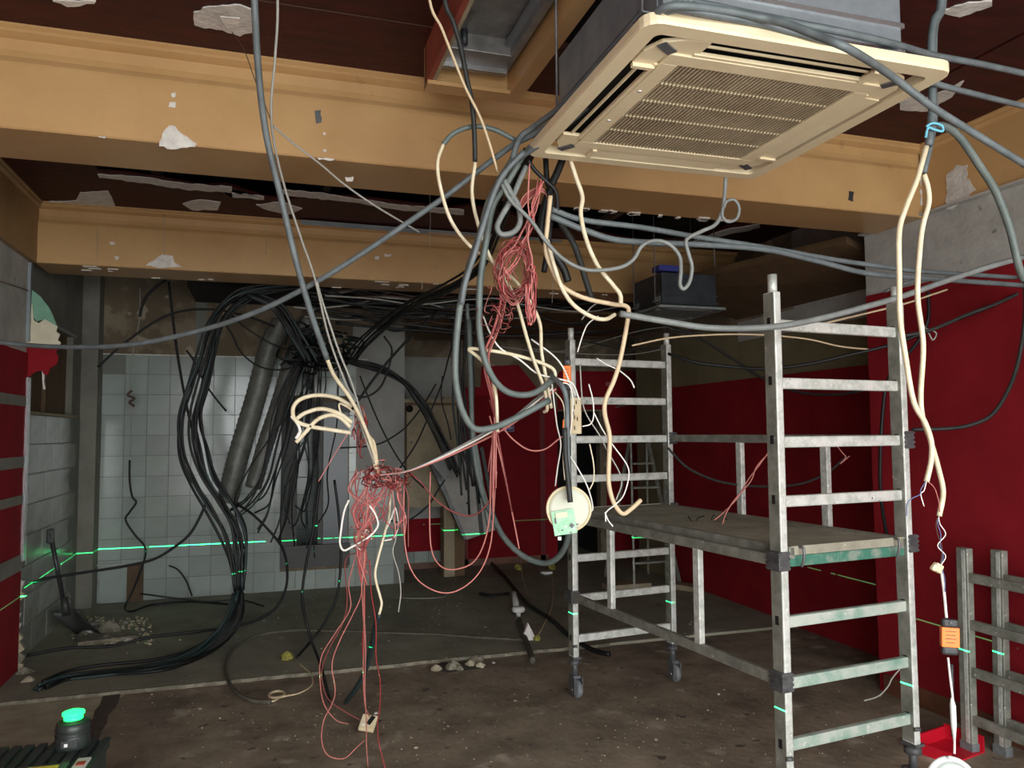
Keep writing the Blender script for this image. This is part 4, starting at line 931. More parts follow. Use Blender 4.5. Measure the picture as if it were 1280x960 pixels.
K('black_cable', 'second black cable reaching up to the right behind the cream cables', 'cable_dark', .009, [(1130, 420), (1165, 412), (1210, 393), (1245, 380), (1283, 362)], 3.1, 2.9)
K('grey_cable', 'grey cable from the right edge behind the near right post', G, .008, [(1283, 350), (1230, 352), (1180, 350), (1140, 352), (1105, 365)], 3.0, 3.3)
K('black_cable', 'black cable drooping along the far red wall', 'cable_dark', .007, [(835, 560), (860, 585), (900, 602), (950, 608), (1000, 605), (1035, 590), (1058, 570)], 3.85)
K('pink_wire', 'twisted pink wire slanting from the near post to the deck', 'wire_pink', .003, [(964, 560), (950, 580), (935, 600), (922, 622), (905, 640), (893, 650)], 3.3)
K('pink_wire', 'second twisted pink wire slanting to the deck', 'wire_pink', .003, [(964, 563), (946, 583), (938, 602), (918, 625), (908, 641), (903, 655)], 3.28)
for i, pts in enumerate(([(893, 643), (889, 650), (888, 662), (892, 668)], [(905, 648), (918, 653), (930, 657)], [(860, 645), (868, 655), (872, 648), (880, 645)])):
    K('wire_offcut', 'short dark wire offcut lying on the scaffold deck', 'cable_black', .003, [tuple(a) for a in pts], 3.6, group='offcuts on the deck')
K('pink_wire', 'pink twisted ends near the far top rail', 'wire_pink', .003, [(1045, 556), (1053, 566), (1057, 572), (1050, 580), (1062, 570)], 3.7)
K('wire_bunch', 'pale wire ends tied near the foot of the near right post', 'wire_grey', .004, [(1126, 835), (1115, 848), (1110, 858), (1098, 870), (1080, 876)], 3.3)
K('wire_bunch', 'thin pale wires sprouting by the red corner near the cream cables', 'wire_grey', .004, [(1150, 400), (1160, 415), (1166, 425), (1170, 416), (1156, 410)], 3.2)
# centre: thick loops
K('grey_cable', 'large grey cable loop hanging low left of centre from the bundle', 'conduit_green', .0125, [(641, 200), (628, 220), (612, 250), (600, 292), (586, 335), (577, 372), (571, 418), (569, 464), (573, 496), (581, 520), (594, 536), (618, 534), (650, 520), (687, 500)], 2.55, 2.75)
K('grey_cable', 'smaller grey cable loop hanging inside the large one', 'conduit_green', .0125, [(648, 205), (632, 232), (616, 258), (608, 300), (601, 345), (599, 385), (600, 420), (608, 455), (622, 480), (640, 492), (662, 493), (680, 484), (692, 472)], 2.6, 2.8)
K('grey_cable', 'grey cable running beside the large loop into the bundle', G, .0105, [(655, 190), (634, 212), (620, 235), (606, 275), (594, 315), (582, 352), (577, 380)], 2.5, 2.6)
K('black_cable', 'thick black cable hanging down the middle of the bundle', 'cable_black', .015, [(703, 200), (697, 215), (688, 235), (680, 262), (677, 292), (688, 312), (704, 335), (710, 352)], 2.65)
K('black_cable', 'second thick black cable hanging in the middle of the bundle', 'cable_black', .011, [(682, 198), (684, 225), (690, 250), (686, 300), (680, 340)], 2.7)
K('black_cable', 'short black cable arching under the air conditioner corner', 'cable_black', .008, [(660, 200), (668, 212), (682, 226), (695, 240), (697, 265)], 2.6)
K('dark_cable', 'dark grey cable falling right of the bundle and ending at the cream pair', 'cable_dark', .0125, [(700, 278), (716, 303), (725, 327), (732, 350), (741, 378)], 2.7, 2.8)
K('grey_cable', 'grey hook-shaped cable loop under the air conditioner', 'conduit_light', .0105, [(658, 208), (650, 225), (640, 248), (624, 276), (622, 287), (628, 293), (642, 290), (650, 278), (648, 258), (638, 240), (630, 225)], 2.58)
K('grey_cable', 'light grey cable curving down right across the bundle then up', 'conduit_light', .0075, [(627, 230), (639, 251), (663, 275), (682, 301), (702, 322), (725, 335), (747, 338), (776, 334), (792, 324), (801, 309), (812, 302), (824, 301), (834, 304), (842, 310), (850, 322), (851, 340), (850, 356), (855, 361), (862, 352), (865, 334), (861, 318), (858, 300), (875, 290), (895, 280), (903, 262), (906, 240), (907, 222)], 2.55, 2.45)
K('grey_cable', 'small ring of pale cable hanging below the air conditioner edge', 'conduit_light', .006, [(904, 262), (908, 252), (918, 250), (924, 260), (921, 273), (910, 277), (903, 270), (904, 258)], 2.45)
K('cream_cable', 'cream cable hanging right of the bundle from the unit corner', 'cable_cream', .0085, [(713, 200), (720, 222), (728, 246), (726, 268), (733, 300), (747, 332), (766, 356), (775, 368), (776, 380)], 2.6)
K('cream_cable', 'long beige cable falling past the far ladder to a bare end over the deck', 'cable_beige', .009, [(688, 245), (684, 284), (682, 312), (690, 336), (702, 357), (729, 372), (765, 380), (783, 383), (785, 396), (776, 446), (768, 474), (757, 500), (756, 518), (762, 545), (761, 580), (761, 605), (767, 628), (778, 642), (789, 636), (801, 625)], 2.6, 2.75)
K('cream_cable', 'cream cable curving under the bundle and ending at right', 'cable_cream', .008, [(684, 300), (692, 330), (703, 361), (718, 382), (740, 396), (757, 399), (769, 393)], 2.6)
K('grey_cable', 'dark grey arch cable left of the bundle, cream core at its end', 'conduit_green', .009, [(554, 180), (568, 166), (592, 158), (618, 162), (645, 176)], 2.6)
K('dark_cable', 'dark cable hanging from the ceiling well down to its cream core', 'cable_dark', .009, [(556, 0), (566, 26), (575, 55), (582, 90), (590, 130), (593, 165), (594, 202)], 2.45, 2.6, up=True)
K('beige_wire', 'beige wire slanting from the top edge down to the grey loops', 'cable_beige', .005, [(537, 0), (552, 35), (565, 68), (582, 110), (600, 146), (612, 180), (622, 215)], 2.4, 2.6, up=True)
K('cream_cable', 'left cream cable looping from the grey arch to the centre knot', 'cable_cream', .007, [(554, 180), (547, 204), (551, 236), (564, 276), (588, 308), (618, 328), (645, 352), (663, 378), (675, 405), (677, 440), (684, 480), (689, 510)], 2.6, 2.85)
K('cream_cable', 'right cream cable looping from the dark cable to the centre knot', 'cable_cream', .007, [(594, 203), (590, 240), (597, 278), (612, 320), (632, 350), (645, 375), (658, 420), (668, 452), (680, 485), (684, 510), (680, 515)], 2.6, 2.85)
K('cream_cable', 'cream cable reaching left from the knot and folding back', 'cable_cream', .007, [(694, 476), (692, 462), (672, 452), (640, 443), (610, 438), (586, 436), (596, 445), (606, 455), (614, 470), (620, 495), (622, 540)], 2.8)
K('white_wire', 'thin white wire slanting down to the far left post', 'wire_white', .0035, [(664, 424), (690, 443), (703, 458), (712, 478), (720, 495)], 2.85)
K('white_wire', 'thin white wire from the cream loops to the far post', 'wire_white', .0035, [(604, 395), (612, 415), (625, 435), (650, 450), (672, 467), (700, 474), (716, 480), (724, 500)], 2.8)
K('white_wire', 'thin white wire curling by the far rung end', 'wire_white', .003, [(746, 448), (757, 455), (770, 461), (778, 466), (788, 475), (793, 485)], 2.9)
for i, (dx, c_) in enumerate(((0, 'wire_white'), (5, 'wire_pink'), (-4, 'conduit_light'))):
    K('pale_wire', 'pale wire strung from the centre knot down to the red tangle, ' + ['upper', 'pink', 'lower'][i], c_, .0045, [(690 + dx, 486), (668, 504 + dx), (640, 526 + dx * .8), (616, 539 + dx), (580, 558 + dx * .7), (540, 577 + dx * .3), (505, 590), (472, 594)], 2.85, 3.25)
K('grey_cable', 'grey cable under the centre knot running down behind the pale disc', G, .010, [(690, 470, 2.8), (702, 482), (708, 500), (709, 540), (710, 580), (712, 625)], 2.7, 2.6)
K('dark_cable', 'dark cable falling from the bundle into the pale disc', 'cable_dark', .010, [(706, 535), (707, 570), (710, 600), (713, 628)], 2.6, 2.57)
for i, pts in enumerate(([(690, 480), (696, 530), (701, 555), (697, 585), (694, 608)], [(694, 490), (704, 505), (706, 530), (704, 570), (706, 600)], [(697, 478), (712, 482), (716, 505), (713, 540), (708, 560)], [(709, 565), (722, 585), (735, 610), (741, 635), (736, 640)], [(725, 455), (728, 500), (734, 520), (750, 545), (760, 565), (774, 590), (777, 605), (770, 625)], [(736, 480), (741, 500), (742, 520), (738, 530), (728, 533)], [(737, 555), (742, 580), (742, 600), (737, 612)], [(742, 515), (752, 535), (765, 555), (783, 580), (786, 595), (780, 618), (770, 630), (758, 640), (757, 652)], [(756, 640), (760, 650), (766, 658)], [(727, 400), (738, 385), (748, 378)], [(722, 440), (728, 420), (735, 405), (748, 395)])):
    K('white_wire', 'thin white wire dangling around the far left scaffold post', ['wire_white', 'cable_cream', 'wire_white', 'wire_white', 'wire_grey'][i % 5], .0026, pts, 2.72, group='thin white wires at the far post')
K('grey_cable', 'grey cable hanging low in a wide U between the red arcs and the pale disc', 'conduit_green', .016, [(586, 400), (588, 470), (592, 560), (604, 620), (616, 645), (630, 672), (654, 695), (681, 704), (700, 694), (710, 672), (711, 640)], 4.6, 3.6)
K('grey_cable', 'straight grey cable hanging behind the loops left of the red door', 'conduit_green', .014, [(584, 380), (586, 440), (589, 500), (592, 540), (600, 590), (606, 630), (612, 660)], 4.8)

# pink / red wires
rt = random.Random(21)
def tangle(n, cx, cy, sx, sy, Y, m, r, name, label, group, steps=6, sd=0, Yj=.06):
    rr = random.Random(sd)
    for i in range(n):
        x, y = cx + rr.gauss(0, sx * .4), cy + rr.gauss(0, sy * .4); pts = []
        an = rr.uniform(0, 6.28)
        for k in range(steps):
            pts.append((x, y, Y + rr.uniform(-Yj, Yj))); an += rr.uniform(-1.3, 1.3)
            x += math.cos(an) * sx * rr.uniform(.3, .8); y += math.sin(an) * sy * rr.uniform(.3, .8)
            x += (cx - x) * .25; y += (cy - y) * .25
        K(name, label, m[i % len(m)], r, pts, Y, group=group, n=5)
RM = ['wire_pink', 'wire_dusty_red', 'wire_red', 'wire_dusty_red']
# coil hanging beside the bundle
for i in range(12):
    rr = random.Random(60 + i); cx, cy = 643 + rr.uniform(-4, 4), 340 + rr.uniform(-8, 10); pts = []
    ph = rr.uniform(0, 6)
    for k in range(22):
        a = ph + k * .62; pts.append((cx + (20 + rr.uniform(-6, 6)) * math.cos(a) - (k - 11) * .3, cy + (32 + rr.uniform(-8, 8)) * math.sin(a), 2.62 + rr.uniform(-.05, .05)))
    K('red_wire', 'red wire coiled loosely in the round hank under the bundle', RM[i % 4], .0018, pts, 2.6, group='red hank under the bundle', n=5)
for i in range(10):
    rr = random.Random(90 + i)
    x0 = 664 + rr.uniform(-5, 5)
    K('pink_wire', 'pink wire of the small folded hank right of the big red coil', ['wire_pink', 'wire_red'][i % 2], .0026, [(661 + rr.uniform(-3, 3), 338), (x0, 332 + rr.uniform(-3, 3)), (668 + rr.uniform(-4, 4), 345), (665 + rr.uniform(-5, 5), 370), (665 + rr.uniform(-5, 5), 392 + rr.uniform(-8, 8)), (663 + rr.uniform(-3, 3), 404 + rr.uniform(-6, 3)), (660 + rr.uniform(-3, 2), 385), (660 + rr.uniform(-3, 3), 355)], 2.56, group='small pink folded hank', n=5)
K('pink_wire', 'long pink wire hanging straight from the unit into the small hank', 'wire_pink', .003, [(662, 205), (660, 250), (662, 275), (660, 300), (665, 322), (665, 336)], 2.56)
for i in range(9):
    rr = random.Random(120 + i)
    K('red_wire', 'red wire dropping from the unit corner into the round hank', RM[i % 4], .0022, [(676 + rr.uniform(-4, 5), 225 + rr.uniform(-4, 4)), (668 + rr.uniform(-5, 5), 255), (662 + rr.uniform(-6, 6), 280), (652 + rr.uniform(-8, 8), 305), (640 + rr.uniform(-16, 10), 325), (628 + rr.uniform(-6, 20), 350)], 2.6, group='red wires dropping into the hank', n=5)
for i in range(5):
    rr = random.Random(140 + i)
    K('red_wire', 'red wire arching from the bundle top over the hook loop', RM[i % 4], .0025, [(648, 262 + i * 3), (654, 246 + i * 3), (668, 236 + i * 2), (678, 236 + i), (684, 246), (686, 262)], 2.62, group='red arch over the hook loop', n=5)
for i in range(9):
    rr = random.Random(160 + i); x = rr.uniform(-5, 5)
    end = [(618, 560), (614, 620), (622, 540), (610, 590), (616, 640), (640, 640), (628, 575), (612, 500), (620, 610)][i]
    K('red_wire', 'red wire trailing down from the round hank toward the floor', RM[i % 4], .0026, [(632 + x, 365), (626 + x, 395), (618 + x, 420), (610 + x, 440), (608 + x * .5, 465), (615 + x * .4, 495), (619 + x * .3, 520)] + [end], 2.65, 2.9, group='red wires trailing from the hank', n=5)
tangle(10, 615, 395, 20, 26, 2.66, RM, .0019, 'red_wire', 'red wire knotted loosely beside the inner grey loop', 'red knot beside the grey loop', 7, 5)
# long arcs
K('pink_wire', 'outermost pink wire arc hanging from the tangle almost to the floor', 'wire_pink', .003, [(505, 600), (505, 660), (509, 697), (520, 722), (540, 737), (562, 741), (584, 731), (602, 711), (613, 681), (617, 640), (619, 600), (618, 560), (617, 500), (610, 440)], 3.3, 2.95)
K('pink_wire', 'middle pink wire arc hanging between tangle and centre wires', 'wire_pink', .003, [(538, 590), (537, 640), (539, 685), (549, 706), (566, 712), (590, 704), (604, 682), (612, 645), (613, 600), (616, 540)], 3.3, 2.95)
K('pink_wire', 'shallow pink wire arc nearest the tilted trunking', 'wire_dusty_red', .0035, [(512, 590), (527, 604), (544, 624), (565, 639), (587, 645), (603, 637), (617, 615), (621, 590)], 3.3, 2.95)
K('pink_wire', 'shallow pink wire drooping before the red door', 'wire_pink', .003, [(628, 533), (640, 548), (660, 562), (680, 562), (697, 550), (704, 545)], 2.9, 2.8)
K('pink_wire', 'thin pink wire falling straight to a white tip before the red door', 'wire_pink', .003, [(612, 520), (624, 565), (632, 600), (641, 645), (649, 686)], 2.95)
K('thin_wire', 'thin brown wire running to the floor from the white tip', 'wire_brown', .0035, [(650, 690), (653, 720), (660, 745), (663, 755)], 5.0, 5.6)
# tangle at left centre
YT = 3.28
for i, (pts) in enumerate(([(440, 508), (420, 497), (395, 494), (374, 500), (366, 512), (370, 526), (388, 533), (412, 537), (438, 541)],
                           [(440, 528), (424, 517), (402, 511), (382, 516), (370, 524)],
                           [(438, 534), (425, 522), (412, 519), (396, 525), (382, 540), (370, 553)],
                           [(447, 520), (436, 510), (424, 505), (428, 520), (440, 528)])):
    K('cream_cable', ['outermost cream cable loop left of the red tangle', 'middle cream cable loop left of the red tangle', 'inner cream cable ending at the frayed tip', 'small cream cable curl inside the loops'][i], 'cable_cream', [.0085, .0085, .0085, .004][i], pts, 3.2)
K('white_wire', 'frayed white core at the end of the cream loops', 'wire_white', .006, [(364, 520), (372, 530), (375, 540), (370, 548), (376, 538)], 3.2)
for i in range(4):
    K('cream_cable', 'cream cable bound by red wire down to the tangle knot', ['cable_cream', 'cable_beige'][i % 2], .007, [(446 + i * 2, 517 + i * 3), (456 + i * 1.5, 535 + i * 3), (462 + i * 2, 556), (470 + i, 588 + i * 2)], 3.2, 3.26, group='cream cables into the tangle knot')
tangle(34, 474, 596, 20, 13, YT, RM, .0026, 'red_wire', 'red wire knotted in the dense tangle at left centre', 'dense red tangle', 7, 77)
tangle(12, 450, 540, 9, 26, YT - .04, RM, .0026, 'red_wire', 'red wire wound round the cream cables above the dense tangle', 'red wires round the cream cables', 6, 78)
tangle(14, 497, 600, 16, 14, YT, RM, .0024, 'red_wire', 'red wire frayed out at the right of the dense tangle', 'frayed red wires right of the tangle', 6, 79)
for i in range(24):
    rr = random.Random(200 + i); x0 = 455 + rr.uniform(-12, 45); xm = 452 + rr.uniform(-14, 14) + (20 if i % 5 == 0 else 0)
    pts = [(x0, 592 + rr.uniform(-6, 6)), (x0 - 4 + rr.uniform(-8, 8), 615), (xm + rr.uniform(-4, 8), 640), (450 + rr.uniform(-6, 14), 668), (453 + rr.uniform(-6, 6), 695), (455 + rr.uniform(-5, 6), 712 + rr.uniform(-10, 20))]
    K('red_wire', 'red wire hanging from the dense tangle to the lower knot', RM[i % 4], .0025, pts, YT, 3.34, group='red wires hanging below the tangle', n=5)
tangle(12, 452, 668, 12, 22, 3.32, RM + ['wire_white'], .0024, 'red_wire', 'red wire in the lower knot under the dense tangle', 'lower red knot', 6, 81)
for i in range(9):
    rr = random.Random(230 + i); x0 = 490 + rr.uniform(-16, 18)
    K('red_wire', 'short red wire end frayed out under the right of the tangle', RM[i % 4], .0024, [(x0, 600), (x0 + rr.uniform(-5, 8), 622), (x0 + rr.uniform(-6, 10), 645), (x0 + rr.uniform(-8, 10), 662 + rr.uniform(-10, 22))], YT, group='short frayed red ends')
long_ = [('wire_pink', [(450, 640), (447, 700), (452, 740), (440, 770), (425, 800), (415, 830), (419, 862), (415, 880), (405, 900), (402, 925), (410, 944), (430, 948), (445, 935), (456, 925)]),
         ('wire_pink', [(456, 700), (455, 760), (457, 810), (456, 860), (458, 900), (458, 930), (460, 958)]),
         ('wire_red', [(462, 700), (464, 740), (470, 780), (470, 820), (475, 850), (475, 880), (472, 905), (474, 930), (482, 962)]),
         ('wire_pink', [(446, 690), (436, 730), (438, 760), (420, 790), (402, 820), (400, 850), (405, 880), (420, 900), (436, 905)]),
         ('wire_dusty_red', [(452, 690), (432, 700), (434, 750), (428, 780), (412, 810), (402, 840), (408, 870), (424, 885), (450, 900)]),
         ('wire_pink', [(452, 730), (454, 770), (455, 800), (454, 840), (456, 880), (462, 895)]),
         ('wire_red', [(458, 690), (456, 730), (456, 770), (453, 800), (455, 850)])]
for i, (m, pts) in enumerate(long_):
    K('pink_wire', ['pink wire hanging lowest and curling on the floor left of the socket', 'straight pink wire falling through the socket on the floor', 'red wire falling just right of the floor socket', 'pink wire bowing left and reaching the socket', 'dull red wire bowing left beside the pink one', 'pink wire ending at the top of the floor socket', 'short red wire hanging in the middle of the strands'][i], m, .0027, pts, 3.34, 3.9)
K('cream_cable', 'cream cable with black tip hanging right under the tangle', 'cable_cream', .006, [(487, 590), (487, 640), (480, 670), (472, 700), (469, 720), (475, 745), (477, 755), (474, 768)], 3.35)
K('black_cable', 'thick dark cable falling from the cream tip to the floor', 'cable_teal', .014, [(474, 768), (468, 790), (464, 812), (456, 840), (444, 862), (432, 878)], 3.9, 4.4)
K('white_wire', 'white wire making a loop left of the lower red knot', 'wire_white', .0045, [(436, 625), (430, 640), (426, 665), (425, 680), (430, 688), (441, 683), (460, 672), (472, 658), (470, 645), (462, 632)], 3.3)
K('white_wire', 'thin white wire curling below the tangle at right', 'wire_white', .003, [(484, 660), (490, 645), (494, 635), (498, 655), (492, 672), (480, 676)], 3.3)
K('thin_wire', 'thin dark wire hanging right of the cream cable', 'wire_grey', .0028, [(490, 640), (495, 670), (491, 690), (498, 715), (501, 740), (498, 765)], 3.3)
K('thin_wire', 'thin pink wire slanting from the cream loops to lower left', 'wire_pink', .002, [(436, 540), (420, 565), (408, 585), (398, 602)], 3.2)

# ---- rear black cables
def strands(n, base, Y, m, r, name, label, group, spread=6, sd=0, Yj=.12, conv=None, Y1=None):
    rr = random.Random(sd)
    for i in range(n):
        ox, oy = rr.uniform(-1, 1), rr.uniform(-1, 1); pts = []
        N = len(base)
        for k, (x, y) in enumerate(base):
            s = spread * (conv[k] if conv else 1)
            Yk = Y + ((Y1 - Y) * k / (N - 1) if Y1 else 0)
            pts.append((x + ox * s + rr.uniform(-.12, .12) * s, y + oy * s * .6 + rr.uniform(-.12, .12) * s, Yk + ox * .05 + rr.uniform(-1, 1) * Yj * .2))
        K(name, label, m[i % len(m)], r, pts, Y, group=group, n=6)
BK = ['cable_black', 'cable_dark', 'cable_black', 'cable_teal']
strands(13, [(392, 356), (350, 358), (312, 366), (285, 384), (268, 410), (258, 445), (246, 485), (236, 525), (240, 565), (252, 600), (272, 632), (290, 665), (296, 700), (298, 738)], 6.9, BK, .011, 'black_cable', 'black cable of the big bundle bowing left before the tiled wall', 'big black cable bundle at left', 13, 1, conv=[.8, .8, .9, .9, .8, .9, 1.1, 1.2, 1.4, 1.4, 1.4, 1.3, .9, .5], Y1=6.5)
strands(11, [(298, 738), (292, 765), (272, 792), (240, 815), (190, 830), (120, 838), (78, 845), (50, 856)], 6.4, ['cable_black', 'cable_teal', 'cable_dark'], .011, 'black_cable', 'dark cable of the bundle trailing over the floor to the left partition', 'dark cables trailing to the partition', 11, 2, conv=[.6, 1, 1.2, 1.2, 1.1, 1, .9, .8], Y1=5.6)
strands(10, [(318, 368), (345, 380), (362, 402), (375, 425), (390, 448)], 6.8, BK, .013, 'black_cable', 'black cable of the short thick bundle dropping to the central mass', 'short thick black bundle', 9, 3)
strands(11, [(400, 440), (440, 452), (478, 462), (505, 478), (527, 506), (545, 540), (560, 570), (568, 590)], 7.2, ['cable_black', 'cable_black', 'cable_dark'], .012, 'black_cable', 'black cable of the arched bundle reaching the tilted trunking', 'arched black bundle', 11, 4, conv=[.6, .7, .9, 1, 1.1, 1.1, 1, .9])
tangle(34, 398, 438, 44, 26, 7.0, BK, .011, 'black_cable', 'black cable knotted in the mass above the tiled opening', 'black mass above the opening', 6, 31, Yj=.2)
for i in range(11):
    rr = random.Random(300 + i); x = rr.uniform(372, 425); x2 = x + rr.uniform(-70, 20) * (1 if i % 2 else .3)
    K('black_cable', 'black cable hanging slack from the mass before the tiled opening', BK[i % 4], .007, [(x, 440 + rr.uniform(-10, 20)), (x + rr.uniform(-10, 10), 490), (x * .6 + x2 * .4, 540 + rr.uniform(-10, 10)), (x2 + rr.uniform(-8, 8), 590), (x2 - rr.uniform(0, 16), 630 + rr.uniform(-20, 20)), (x2 - rr.uniform(-6, 26), 660 + rr.uniform(-30, 40))], 7.2, 7.4, group='slack black cables before the opening')
strands(8, [(400, 432), (384, 452), (368, 488), (356, 525), (346, 562), (336, 598), (322, 626), (304, 640)], 7.1, BK, .008, 'black_cable', 'black cable curving from the mass down left behind the pale loops', 'black cables curving down left from the mass', 13, 44, conv=[.6, 1, 1.4, 1.2, 1, .9, 1.2, 1.4])
strands(5, [(388, 445), (372, 500), (366, 545), (352, 590), (342, 640), (330, 668)], 7.3, BK, .009, 'black_cable', 'black cable hanging left of the tiled opening', 'black cables left of the opening', 16, 45, conv=[.5, 1, 1.1, 1, 1, 1.2])
# horizontal mass under the rear beam
for i in range(40):
    rr = random.Random(400 + i); y0 = 352 + rr.uniform(0, 50); y1 = y0 + rr.uniform(-22, 20)
    xa = rr.uniform(365, 470); xb = xa + rr.uniform(120, 330); N = 6; pts = []
    Y = rr.uniform(6.6, 7.4)
    for k in range(N):
        f = k / (N - 1); pts.append((xa + (xb - xa) * f, y0 + (y1 - y0) * f + 14 * math.sin(f * 3.14) * rr.uniform(.2, 1.2) + rr.uniform(-3, 3)))
    K('overhead_cable', 'dark cable strung in the jumble under the rear beam', ['cable_black', 'cable_dark', 'cable_black', 'wire_brown', 'wire_grey'][i % 5], rr.choice([.007, .010, .012]), pts, Y, group='overhead jumble under the rear beam')
for i in range(16):
    rr = random.Random(500 + i); xa = rr.uniform(600, 720); xb = rr.uniform(760, 900); ya = rr.uniform(350, 440); yb = ya + rr.uniform(-30, 25)
    K('overhead_cable', 'dark cable strung overhead behind the far scaffold ladder', ['cable_dark', 'cable_black', 'wire_brown', 'wire_grey'][i % 4], rr.choice([.006, .009]), [(xa, ya), (xa * .7 + xb * .3, ya + rr.uniform(0, 14)), (xa * .3 + xb * .7, yb + rr.uniform(0, 12)), (xb, yb)], rr.uniform(6.4, 7.6), group='overhead cables behind the far ladder')
for i in range(9):
    rr = random.Random(540 + i); x = rr.uniform(566, 590)
    K('black_cable', 'black cable hanging straight down beside the thick grey loops', BK[i % 4], .012, [(x, 372), (x + rr.uniform(-4, 4), 430), (x + rr.uniform(-4, 6), 500), (x + rr.uniform(0, 12), 560), (x + rr.uniform(4, 18), 610 + rr.uniform(-30, 40))], 7.3, group='black cables hanging beside the grey loops')
strands(6, [(665, 190), (640, 240), (622, 290), (600, 335), (560, 362), (510, 385), (460, 425), (440, 452)], 3.0, ['cable_black', 'cable_dark'], .008, 'black_cable', 'black cable slanting from the unit down to the rear jumble', 'black cables slanting to the rear', 9, 9, Y1=7.0)
sing = [('black cable arching over the brown plaster at left, cut end at left', [(122, 459), (148, 435), (170, 418), (192, 403), (215, 392), (240, 387), (268, 387), (292, 391), (318, 398), (343, 408)], 7.6, .011),
        ('black cable curving down from the beam at far left', [(208, 350), (196, 358), (184, 370), (177, 385), (175, 396)], 7.6, .013),
        ('straight black cable hanging from the beam past the tiles at left', [(211, 352), (214, 380), (220, 430), (228, 480), (236, 520), (244, 550)], 7.5, .012),
        ('black cable sagging right from the big bundle, lower one', [(278, 400), (290, 418), (299, 437), (314, 452), (333, 461), (352, 462), (370, 458)], 7.2, .008),
        ('black cable sagging right from the big bundle, upper one', [(290, 394), (305, 408), (326, 422), (345, 432), (364, 437), (385, 436)], 7.2, .008),
        ('black cable slanting down from the tile edge behind the bundle', [(233, 438), (243, 452), (254, 475), (268, 496), (283, 514)], 7.6, .009),
        ('short black cable hanging beside the top of the big bundle', [(280, 398), (272, 412), (268, 428)], 7.0, .012),
        ('black cable sweeping from the bundle foot to the left partition', [(258, 628), (248, 650), (235, 670), (212, 688), (190, 700), (160, 707), (130, 712), (90, 718), (55, 724), (24, 735)], 6.6, .011),
        ('black cable bowing right at the bundle foot down to the floor', [(296, 630), (318, 645), (344, 672), (355, 690), (359, 712), (357, 737), (344, 761), (320, 775), (292, 783), (241, 790), (190, 796), (137, 808), (85, 810), (30, 820)], 7.0, .011),
        ('black cable hanging before the opening and crossing on the floor, left', [(400, 600), (392, 660), (382, 709), (378, 750), (386, 790), (402, 836), (412, 877)], 5.6, .010),
        ('black cable hanging before the opening and crossing on the floor, right', [(418, 600), (424, 650), (426, 700), (421, 745), (406, 778), (388, 802), (371, 822)], 5.9, .010),
        ('black cable hanging in a slack U above the pale loops', [(480, 420), (490, 440), (478, 480), (460, 495), (445, 494), (436, 480), (428, 455)], 6.9, .009),
        ('black cable slanting across the grey wall to upper right', [(440, 512), (470, 470), (500, 435), (530, 405), (560, 380), (585, 360)], 6.8, .012),
        ('second black cable slanting across the grey wall', [(500, 585), (520, 555), (536, 520), (552, 480), (560, 450), (566, 430)], 7.6, .008),
        ('black cable crossing the grey wall from the tangle to the right', [(425, 560), (470, 556), (500, 540), (515, 525), (530, 505), (545, 480)], 7.4, .008),
        ('black cable hanging across the grey wall toward the beige door', [(450, 470), (470, 520), (490, 560), (510, 590), (530, 610)], 7.6, .008),
        ('black cable drooping before the beige door from the tangle', [(487, 650), (500, 653), (515, 648), (535, 632), (548, 612), (556, 600)], 7.6, .009),
        ('thin black cable hanging beside the arched bundle', [(553, 470), (552, 500), (560, 530), (564, 550)], 7.5, .007)]
for lab, pts, Y, r in sing:
    K('black_cable', lab, 'cable_black', r, pts, Y, 6.6 if 'partition' in lab else (6.3 if 'down to the floor' in lab else None))
K('grey_wire', 'thin grey wire hanging down the tiles at far left with a taped joint', 'wire_grey', .006, [(175, 360), (174, 400), (166, 440), (163, 480), (164, 530), (163, 570)], 7.9)
K('tape_knot', 'brown tape knot on the thin wire before the tiles', 'wire_brown', .012, [(165, 488), (160, 494), (168, 498), (162, 503), (168, 508)], 7.9, cat='tape')
K('black_cable', 'black flex hanging before the tiles, kinked at the foot', 'cable_black', .010, [(162, 575), (162, 600), (165, 620), (170, 628), (162, 640), (157, 650), (168, 668), (182, 686), (177, 710), (166, 738), (156, 760), (165, 764), (190, 756), (240, 752), (285, 755)], 7.9)
K('black_cable', 'thin black cable rising from the floor before the tiles', 'cable_black', .008, [(211, 707), (222, 712), (232, 725), (240, 745)], 8.0)
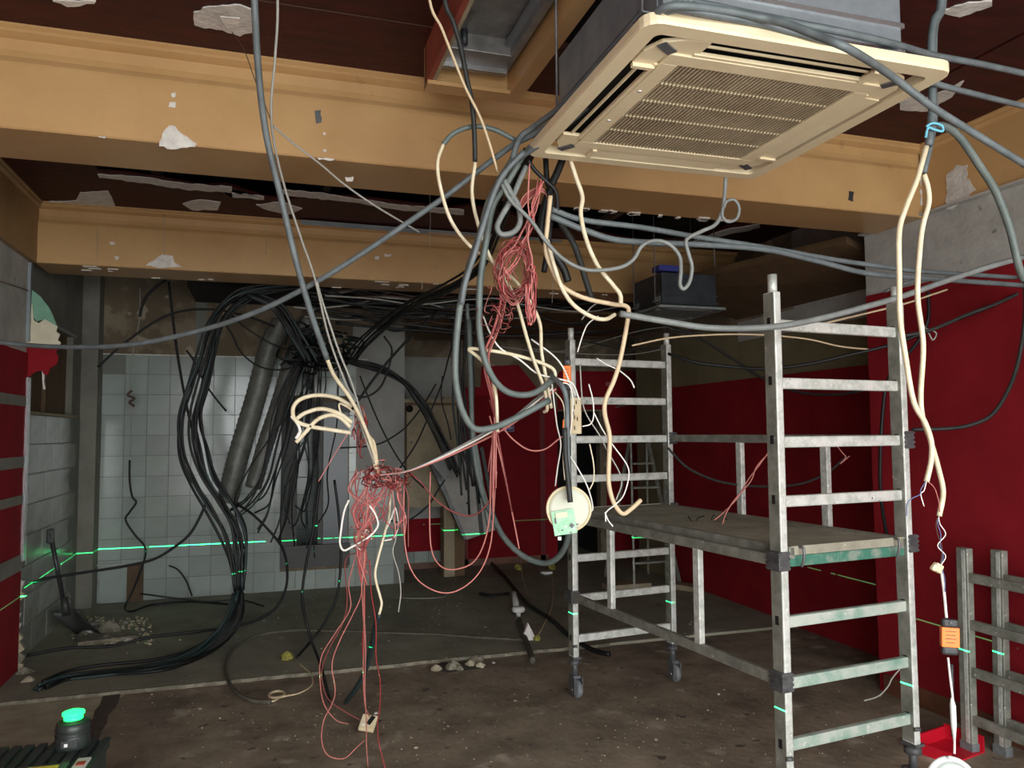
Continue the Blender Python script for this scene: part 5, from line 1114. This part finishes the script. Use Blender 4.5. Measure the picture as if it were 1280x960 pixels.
K('black_cable', 'black cable lying on the rear floor along the tiled wall', 'cable_black', .008, [(175, 742), (220, 748), (260, 752), (300, 750), (330, 758)], 7.6)
K('floor_cable', 'dusty grey cable looping on the floor left of the kerb foam', 'cable_dusty', .012, [(425, 789), (380, 788), (344, 790), (315, 797), (292, 812), (282, 833), (289, 858), (310, 874), (338, 878)], 50)
K('floor_cable', 'long dusty black cable lying across the rear floor', 'cable_dusty', .012, [(420, 788), (480, 791), (540, 793), (600, 797), (654, 800)], 50)
K('floor_cable', 'thick black cable running over the rear floor toward the scaffold', 'cable_black', .018, [(600, 690), (625, 714), (645, 738), (661, 756), (690, 775), (712, 795), (740, 812), (762, 818)], 50)
K('floor_cable', 'grey cable lying from the white valve to the kerb', 'cable_dusty', .022, [(649, 775), (653, 790), (660, 808), (666, 826)], 50)
K('floor_cable', 'short black cable lying near the pink arc on the floor', 'cable_black', .014, [(600, 742), (615, 744), (636, 742)], 50)
K('thin_wire', 'pale wire snaking over the floor to the small ring', 'cable_beige', .005, [(375, 830), (388, 842), (390, 856), (375, 866), (358, 870), (350, 872), (343, 876), (336, 877)], 50)
q = PZ(346, 868, .012); a = [(q[0] + .045 * math.cos(t_), q[1] + .06 * math.sin(t_), .012) for t_ in [k * .6 for k in range(12)]]
cable_pts('wire_ring', 'small cream wire ring lying on the floor', 'wire ring', 'cable_beige', .008, a)
K('thin_wire', 'thin yellow wire rising from the foam by the doorway', 'cable_beige', .005, [(690, 715), (691, 735), (689, 760), (680, 780), (672, 795)], 50)
K('thin_wire', 'thin pale wire lying on the rear floor before the timber jamb', 'wire_grey', .004, [(495, 747), (520, 748), (548, 747), (560, 742), (572, 720), (575, 705)], 50)
# ceiling fixings: hanging threads
for i, (x_, y0, y1) in enumerate(((537, 238, 308), (690, 350, 378), (527, 350, 362), (205, 268, 320), (121, 285, 325), (332, 282, 318))):
    K('thin_thread', 'hair-thin thread hanging below the ceiling', 'wire_grey', .0016, [(x_, y0), (x_ + 1, (y0 + y1) / 2), (x_, y1)], 4.6 if i < 3 else 6.02, group='threads hanging below the ceiling', n=4)
